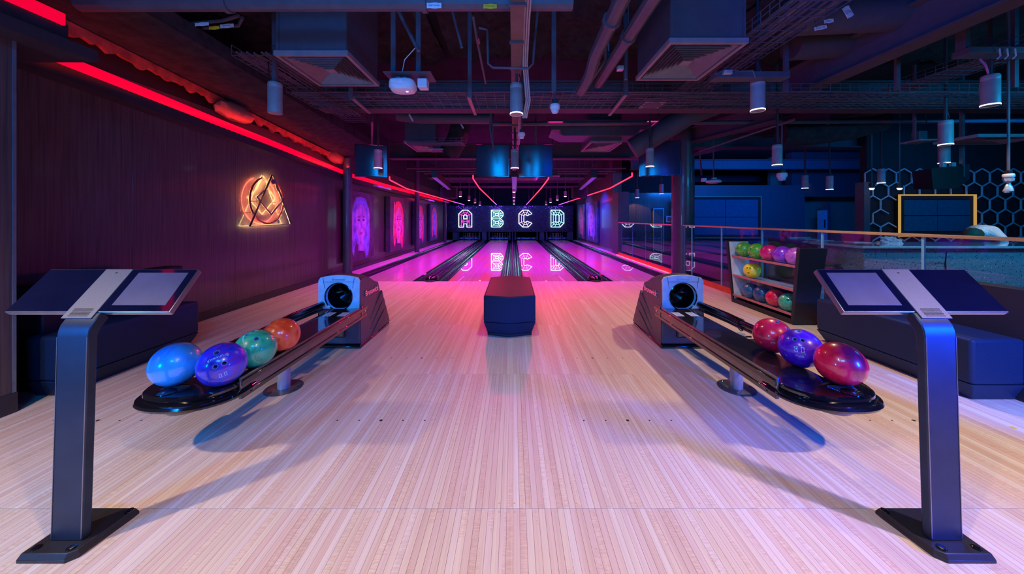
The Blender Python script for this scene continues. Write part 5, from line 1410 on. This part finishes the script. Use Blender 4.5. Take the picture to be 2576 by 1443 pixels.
for (x0, x1, y0, y1, lab) in ((1110, 1148, 472, 498, 'dark projector box over the lane under A'), (1441, 1476, 472, 497, 'dark projector box over the lane under D')):
    a, b = P(x0, y1, 10.6), P(x1, y0, 10.6); t = thing('projector_box', lab, 'projector', (a+b)/2, 'lane projectors')
    MB().box(a.x, b.x, 10.5, 10.9, a.z, b.z).build('case', M_MATTE, t, bevel=.01)
    MB().box(a.x+.05, b.x-.05, 10.48, 10.86, b.z, b.z+.05).build('bracket', M_PIPE, t)
    MB().tube([Vector(((a.x+b.x)/2, 10.7, b.z)), Vector(((a.x+b.x)/2, 10.7, 3.70))], .015, 6).build('pole', M_PIPE, t)
# small wall mounted white louvre panels above the left cove
for (px, py, Y, lab) in ((963, 472, 8.8, 'nearest'), (1082, 504, 12.5, 'middle'), (1122, 508, 16.5, 'farthest')):
    p = P(px, py, Y); o = MB().hexa([(p.x-.06, Y-.45, p.z), (p.x+.06, Y-.45, p.z-.02), (p.x+.06, Y+.45, p.z-.03), (p.x-.06, Y+.45, p.z)], [(p.x-.06, Y-.45, p.z+.04), (p.x+.06, Y-.45, p.z+.02), (p.x+.06, Y+.45, p.z+.01), (p.x-.06, Y+.45, p.z+.04)]).build('louvre_panel', M_WHITE); tag(o, 'slim pale ceiling panel just above the red strip, '+lab, 'ceiling panel', 'slim ceiling panels')
# far ceiling conduits
for i in range(9):
    y = 10.2+i*.95
    o = MB().tube([(-3.2, y, 2.75+.05*(i % 3)), (3.4, y, 2.75+.05*(i % 3))], .025, 6).build('conduit', M_PIPE); tag(o, 'thin dark conduit crossing high above the lanes', 'conduit', 'conduits over the lanes')

# brackets with boxes at right
t = thing('cable_bracket', 'blue lit steel bracket carrying a cable box above the second pendant lamp', 'bracket', P(1880, 190, 3.35))
a, b = P(1795, 192, 3.35), P(1978, 185, 3.35)
MB().box(a.x, b.x, 3.3, 3.42, a.z-.03, a.z+.03).build('channel', M_DUCT, t, bevel=.003)
m = MB().tube([P(1800, 185, 3.3), P(1830, 172, 3.3), P(1860, 180, 3.3), P(1893, 178, 3.3), P(1900, 195, 3.3)], .01, 6).build('cable', M_PIPE, t)
p = P(1830, 182, 3.28); MB().box(p.x-.04, p.x+.04, p.y-.02, p.y+.02, p.z-.02, p.z+.02).build('terminal_block', M_STEEL, t, bevel=.004)
t = thing('cable_bracket', 'steel channel bracket with cable loops above the largest pendant lamp', 'bracket', P(2500, 130, 3.4))
a, b = P(2412, 142, 3.4), P(2640, 124, 3.4)
MB().box(a.x, b.x, 3.32, 3.46, a.z, a.z+.06).build('channel', M_DUCT, t, bevel=.003)
MB().box(a.x, a.x+.05, 3.35, 3.43, a.z+.06, 3.68).build('drop_leg', M_DUCT, t)
for px in (2515, 2534, 2554): MB().tube([P(px, 122, 3.3), P(px+2, 140, 3.3), P(px-6, 148, 3.3)], .006, 5).build('cable_loop', M_WHITE, t)
MB().tube([P(2464, 148, 3.4), P(2480, 165, 3.4), P(2486, 185, 3.42)], .009, 6).build('purple_cable', pbr('purple_cable', (.5,.08,.3), .5), t)
# big loudspeaker at right
t = thing('loudspeaker', 'black angular loudspeaker hanging at right in front of the gold framed screen', 'speaker', P(2395, 443, 5.0))
A = [P(2343, 423, 5.0), P(2405, 419, 5.0), P(2410, 474, 5.0), P(2348, 476, 5.0)]
Bq = [P(2400, 420, 5.0)+Vector((0,.0,0)), P(2438, 412, 5.3), P(2440, 448, 5.3), P(2410, 474, 5.0)]
m = MB().add([A[0], A[1], A[2], A[3], A[0]+Vector((.12, .35, .0)), P(2440, 412, 5.35), P(2438, 450, 5.35), A[3]+Vector((.12, .35, .03))], [(0,1,2,3),(4,7,6,5),(0,4,5,1),(1,5,6,2),(2,6,7,3),(3,7,4,0)])
m.build('cabinet', M_MATTE, t, bevel=.006)
MB().bar(P(2424, 395, 5.2), P(2424, 445, 5.15), .02, .02, (0,1,0)).build('yoke', M_PIPE, t)
MB().bar(P(2420, 412, 5.2), Vector((P(2420, 412, 5.2).x, 5.2, 3.70)), .04, .04, (0,1,0)).build('pole', M_PIPE, t)
for px in (2372, 2396): 
    p = P(px, 417, 5.1); MB().box(p.x-.03, p.x+.03, p.y-.02, p.y+.02, p.z-.03, p.z+.05).build('bracket', M_STEEL, t)
# small white projector beyond the column
c = P(1795, 457, 7.5); t = thing('projector', 'small white ceiling projector right of the thick column', 'projector', c)
MB().lathe([(.06, -.04), (.15, -.02), (.155, .02), (.11, .05)], c, 20).xf(Matrix.Identity(4)).build('housing', M_WHITE, t)
MB().box(c.x-.26, c.x-.17, c.y-.04, c.y+.04, c.z, c.z+.08).build('sensor', M_WHITE, t, bevel=.005)
MB().box(c.x-.03, c.x+.05, c.y-.03, c.y+.03, c.z+.05, c.z+.09).build('bracket', M_STEEL, t)
MB().tube([c+Vector((0,0,.09)), Vector((c.x, c.y, 3.70))], .015, 6).build('pole', M_PIPE, t)

# ------------------------------------------------------------------ the bar side of the room
hw_ = struct(MB().box(3.66, 6.45, 12.72, 12.86, 0, 3.7), 'wall_hall', M_MATTE)
for i in range(4):
    x = 3.98+i*.62; MB().box(x+.003, x+.617, 12.69, 12.72, 0, 2.2).build('panel', M_WALLG, hw_)
dr = thing('door_1', 'dark door with pale edges in the brown hall wall', 'door', P(1654, 560, 12.6))
a, b = P(1643, 600, 12.66), P(1667, 526, 12.66)
MB().box(a.x, b.x, 12.62, 12.68, 0, b.z).build('door_leaf', pbr('hall_door', (.10,.07,.08), .5), dr)
for x in (a.x-.02, b.x): MB().box(x, x+.025, 12.60, 12.68, 0, b.z+.03).build('frame_jamb', M_STEEL, dr)
MB().box(a.x, b.x, 12.60, 12.68, b.z, b.z+.03).build('frame_head', M_STEEL, dr)
MB().lathe([(.03, 0), (.03, .03)], (b.x-.12, 12.58, .95), 12, 'Y').build('door_knob', M_CHROME, dr)
c = P(1688, 551, 12.5); t = thing('wall_sign', 'small white square sign with pink symbol beside the thick column', 'sign', c)
MB().box(c.x-.13, c.x+.10, 12.6, 12.69, c.z-.12, c.z+.12).build('plate', M_WHITE, t)
MB().box(c.x-.09, c.x+.06, 12.59, 12.60, c.z-.08, c.z+.08).build('symbol', M_TAGR, t)
sw = struct(MB().box(6.45, 10.35, 12.0, 12.86, 0, 2.42), 'wall_screen', M_SCRWALL)
struct(MB().box(10.35, 17, 12.55, 12.86, 2.05, 3.7), 'wall_corridor_head', M_SCRWALL)
struct(MB().box(10.35, 17, 13.6, 13.75, 0, 3.7), 'wall_corridor', M_BEIGE)
t = thing('door_2', 'open door leaf edge lit blue at the corridor mouth', 'door', P(2062, 540, 12.5))
a, b = P(2056, 572, 12.5), P(2069, 529, 12.5)
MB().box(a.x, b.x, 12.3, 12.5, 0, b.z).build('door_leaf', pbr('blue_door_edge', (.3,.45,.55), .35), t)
MB().box(a.x+.06, a.x+.10, 12.28, 12.30, .9, 1.2).build('lock_plate', M_DARK, t)
MB().box(b.x, b.x+.12, 12.3, 12.55, 0, b.z+.3).build('jamb', M_SCRWALL, t)
o = MB().box(*[P(2076, 555, 13.5).x, P(2108, 555, 13.5).x, 13.56, 13.6, 0, P(2100, 554, 13.5).z]).build('corridor_door', pbr('corridor_door', (.28,.24,.17), .5)); tag(o, 'plain beige door at the end of the corridor', 'door')
# video walls
def vwall(x0, x1, y0, y1, Y, label, trim=M_GOLD):
    a, b = P(x0, y1, Y), P(x1, y0, Y); t = thing('video_wall', label, 'screen', (a+b)/2, 'framed video walls')
    w_, h = b.x-a.x, b.z-a.z; fr = .028; bd = .09
    MB().box(a.x, b.x, Y+.02, Y+.10, a.z, b.z).build('back_panel', M_MATTE, t)
    for nm, bx in (('frame_side', (a.x-fr, a.x)), ('frame_side', (b.x, b.x+fr))): MB().box(bx[0], bx[1], Y-.015, Y+.02, a.z-fr, b.z+fr).build(nm, trim, t)
    for zz in (a.z-fr, b.z): MB().box(a.x, b.x, Y-.015, Y+.02, zz, zz+fr).build('frame_rail', trim, t)
    for i in (0, 1):
        for j in (0, 1):
            u0, u1 = a.x+bd+(w_-2*bd)*i/2, a.x+bd+(w_-2*bd)*(i+1)/2; v0, v1 = a.z+bd+(h-2*bd)*j/2, a.z+bd+(h-2*bd)*(j+1)/2
            MB().box(u0+.008, u1-.008, Y, Y+.02, v0+.008, v1-.008).build('screen', M_VW, t)
    return t
M_VW = pbr('video_wall_glass', (.03, .12, .18), .12, coat=.5)  # cyan in the base stands in for bright reflections on the glass
vwall(1735, 1914, 495, 597, 11.85, 'four panel video wall with thin gold frame on the blue wall', pbr('pale_gold_trim', (.42,.30,.14), .4))
vwall(2265, 2452, 492, 592, 7.42, 'four panel video wall with bright gold frame on the hexagon wall')
# hexagon wall
hxw = struct(MB().box(7.9, 16.5, 7.55, 7.7, 0, 3.7), 'wall_hexagon', M_MATTE)
struct(MB().box(*[P(2168, 0, 7.4).x, P(2183, 0, 7.4).x, 7.35, 7.55, 0, P(2175, 458, 7.4).z]), 'column_1', M_SCRWALL)
M_HEX = pbr('hex_rail_grey', (.5, .54, .56), .45)
ht = thing('hexagon_lattice', 'grey hexagon lattice mounted on the dark wall behind the bar', 'wall lattice', (9.6, 7.5, 1.3))
def hexl(cx_, cz, r):
    return [Vector((cx_+r*math.cos(PI/6+PI/3*i), 7.50, cz+r*math.sin(PI/6+PI/3*i))) for i in range(6)]
r = .20; dxh = r*math.sqrt(3)
for row in range(-1, 9):
    for col in range(0, 12):
        cx_ = 7.98+col*dxh+(row % 2)*dxh/2; cz = .35+row*1.5*r
        if 8.35 < cx_ < 10.0 and .8 < cz < 1.75: continue
        if cz < .2 or cz > 2.2 or cx_ > 11.5: continue
        m = MB(); q = hexl(cx_, cz, r)
        for i in range(3): m.bar(q[i], q[(i+1) % 6], .022, .022, (0,1,0))
        m.build('hexagon_rib', M_HEX, ht, smooth=False)
# spots in front of the hexagon wall
for (px, py, lab) in ((2193, 473, 'left of two'), (2263, 473, 'right of two')):
    p = P(px, py, 6.9); t = thing('spot_lamp', 'small very bright spotlight in front of the hexagon wall, '+lab, 'lamp', p, 'bright spotlights')
    MB().lathe([(.045, .0), (.05, .10)], p, 16).build('spot_body', M_DARK, t)
    MB().lathe([(.012, -.035), (.03, -.025), (.038, .0)], p, 16).build('lens', emit('spot_lens', (1.0, .98, .85), 25), t)
    MB().tube([p+Vector((0,0,.1)), Vector((p.x, p.y, 3.7))], .01, 6).build('stem', M_PIPE, t)
# bar counter
bc = thing('bar_counter', 'terrazzo bar counter with thick glassy top seen through the railing', 'bar counter', (5.5, 4.3, 0))
MB().box(4.28, 8.4, 4.12, 4.75, 0, .885).build('terrazzo_front', M_TERR, bc, bevel=.004)
MB().box(4.20, 8.5, 4.06, 4.80, .885, .915).build('counter_top', pbr('glassy_top', (.35,.5,.5), .12, coat=1), bc, bevel=.004)
MB().hexa([(4.33, 4.9, 0), (4.9, 4.9, 0), (5.2, 6.3, 0), (4.75, 6.3, 0)], [(4.33, 4.9, .885), (4.9, 4.9, .885), (5.2, 6.3, .885), (4.75, 6.3, .885)]).build('return_front', pbr('dark_return', (.03,.04,.07), .2, coat=.6), bc, bevel=.004)
MB().hexa([(4.2, 4.9, .885), (5.0, 4.9, .885), (5.3, 6.35, .885), (4.65, 6.35, .885)], [(4.2, 4.9, .915), (5.0, 4.9, .915), (5.3, 6.35, .915), (4.65, 6.35, .915)]).build('return_top', pbr('glassy_top_dark', (.1,.14,.16), .12, coat=1), bc, bevel=.004)
# things on the counter
rs = random.Random(4)
def crumple(c, sx, sy, sz, label):
    m = MB(); n = 14
    for a in range(1, 7):
        th = PI/2*a/6
        for b in range(n):
            ph = 2*PI*b/n; rr = .7+.6*rs.random(); m.v.append(c+Vector((sx*math.sin(th)*math.cos(ph)*rr, sy*math.sin(th)*math.sin(ph)*rr, sz*math.cos(th)*rr)))
    for a in range(5):
        for b in range(n): m.f.append((a*n+b, a*n+(b+1) % n, (a+1)*n+(b+1) % n, (a+1)*n+b))
    m.f.append(tuple(range(n)))
    o = m.build('plastic_film', M_BAG, smooth=False); tag(o, label, 'plastic film')
p = Pz(2345, 619, .915); crumple(Vector((p.x, 4.5, .915)), .13, .08, .085, 'crumpled clear plastic film lying on the terrazzo bar counter')
t = thing('headset', 'dark shiny ring shaped object propped at the far end of the counter', 'headset', (4.75, 5.9, .915))
w1 = Vector((4.62, 5.7, .915))
MB().tube([w1+Vector((.055*math.cos(2*PI*i/16)-.02, .0, .075+.06*math.sin(2*PI*i/16))) for i in range(16)], .014, 8, True).build('ring', M_BLACK, t)
MB().box(w1.x, w1.x+.35, w1.y-.06, w1.y+.06, .915, .93).build('tray', M_STEEL, t, bevel=.004)
for i, (x, y) in enumerate(((4.7, 5.35), (4.6, 5.05), (4.75, 4.65))):
    o = MB().box(x-.13, x+.13, y-.07, y+.07, .9155, .923).build('menu_card', M_STEEL, bevel=.002); tag(o, 'flat metallic menu tray on the bar counter, '+('farthest', 'middle', 'nearest')[i], 'tray', 'trays on the counter')
# bar tables and stools glimpsed through the rack
for (x, y, lab) in ((4.08, 5.6, 'round dark high table glimpsed behind the ball rack'), (4.02, 4.45, 'round table top glimpsed right of the ball rack')):
    t = thing('round_table', lab, 'table', (x, y, 0), 'round tables')
    zt = .62 if y > 5 else .66; q_ = 1 if y > 5 else .62
    MB().lathe([(.34*q_, zt-.02), (.36*q_, zt), (.35*q_, zt+.01)], (x, y, 0), 28).build('table_top', M_BLACK, t)
    MB().lathe([(.045, .02), (.045, zt-.02)], (x, y, 0), 16).build('pedestal', M_STEEL, t)
    MB().lathe([(.28, 0), (.28, .015)], (x, y, 0), 24).build('foot', M_STEEL, t)
t = thing('bar_stool', 'red lit bar stool seat seen through the ball rack', 'stool', (4.9, 6.6, 0))
MB().lathe([(.22, .46), (.26, .52), (.25, .60), (.18, .64)], (4.9, 6.6, 0), 24).build('seat', pbr('red_vinyl', (.8,.03,.02), .3, coat=.5), t)
MB().lathe([(.25, .485), (.262, .50)], (4.9, 6.6, 0), 24, caps=False).build('seat_light', emit('red_seat_light', (1, .05, .05), 1.5), t)
MB().lathe([(.03, .0), (.03, .46)], (4.9, 6.6, 0), 12).build('stem', M_STEEL, t)
# a bartender bending over behind the bar: only a white shirted back and brown hair show
def bartender():
    t = thing('person', 'person in a white shirt bending low behind the bar counter, right edge', 'person', (7.5, 5.15, 0))
    verts = [(6.30, 5.25, .0), (6.32, 5.25, .45), (6.36, 5.22, .85), (6.34, 5.1, 1.0), (6.22, 4.98, 1.07), (6.10, 4.90, 1.06), (6.00, 4.85, 1.02), (6.55, 5.25, .0), (6.52, 5.25, .45), (6.16, 4.72, .98), (6.06, 4.62, .93), (6.3, 5.2, .98), (6.4, 5.1, .93)]
    edges = [(2, 1), (1, 0), (2, 8), (8, 7), (2, 3), (3, 4), (4, 5), (5, 6), (4, 9), (9, 10), (3, 11), (11, 12)]
    me = bpy.data.meshes.new('body'); me.from_pydata([Vector(v)+Vector((.95, .2, -.02))-Vector((7.5, 5.15, 0)) for v in verts], edges, [])
    o = bpy.data.objects.new('body', me); C.objects.link(o); o.parent = t; me.materials.append(pbr('white_shirt', (.85,.85,.85), .7))
    sk = o.modifiers.new('skin', 'SKIN')
    rad = [.06,.08,.14,.16,.17,.08,.10,.06,.08,.06,.045,.1,.06]
    for i, v in enumerate(me.skin_vertices[0].data): v.radius = (rad[i], rad[i]); v.use_root = (i == 2)
    s2 = o.modifiers.new('sub', 'SUBSURF'); s2.levels = 2; s2.render_levels = 2
    c = Vector((6.80, 5.0, .99)); m = MB(); prof = [(.03,-.11),(.075,-.08),(.10,-.02),(.105,.04),(.08,.09),(.03,.115)]
    m.lathe(prof, c, 20).build('hair', pbr('brown_hair', (.22,.10,.05), .6), t)
bartender()
o = MB().tube([Pz(2376, 628, .88)+Vector((0,-.02,0)), P(2378, 660, 4.112), P(2382, 700, 4.112), P(2383, 726, 4.112)], .006, 6).build('cable', M_INK); tag(o, 'thin black cable hanging down the terrazzo counter front', 'cable')

# finish: remove helper property
for o in bpy.data.objects:
    if '_w' in o.keys(): del o['_w']
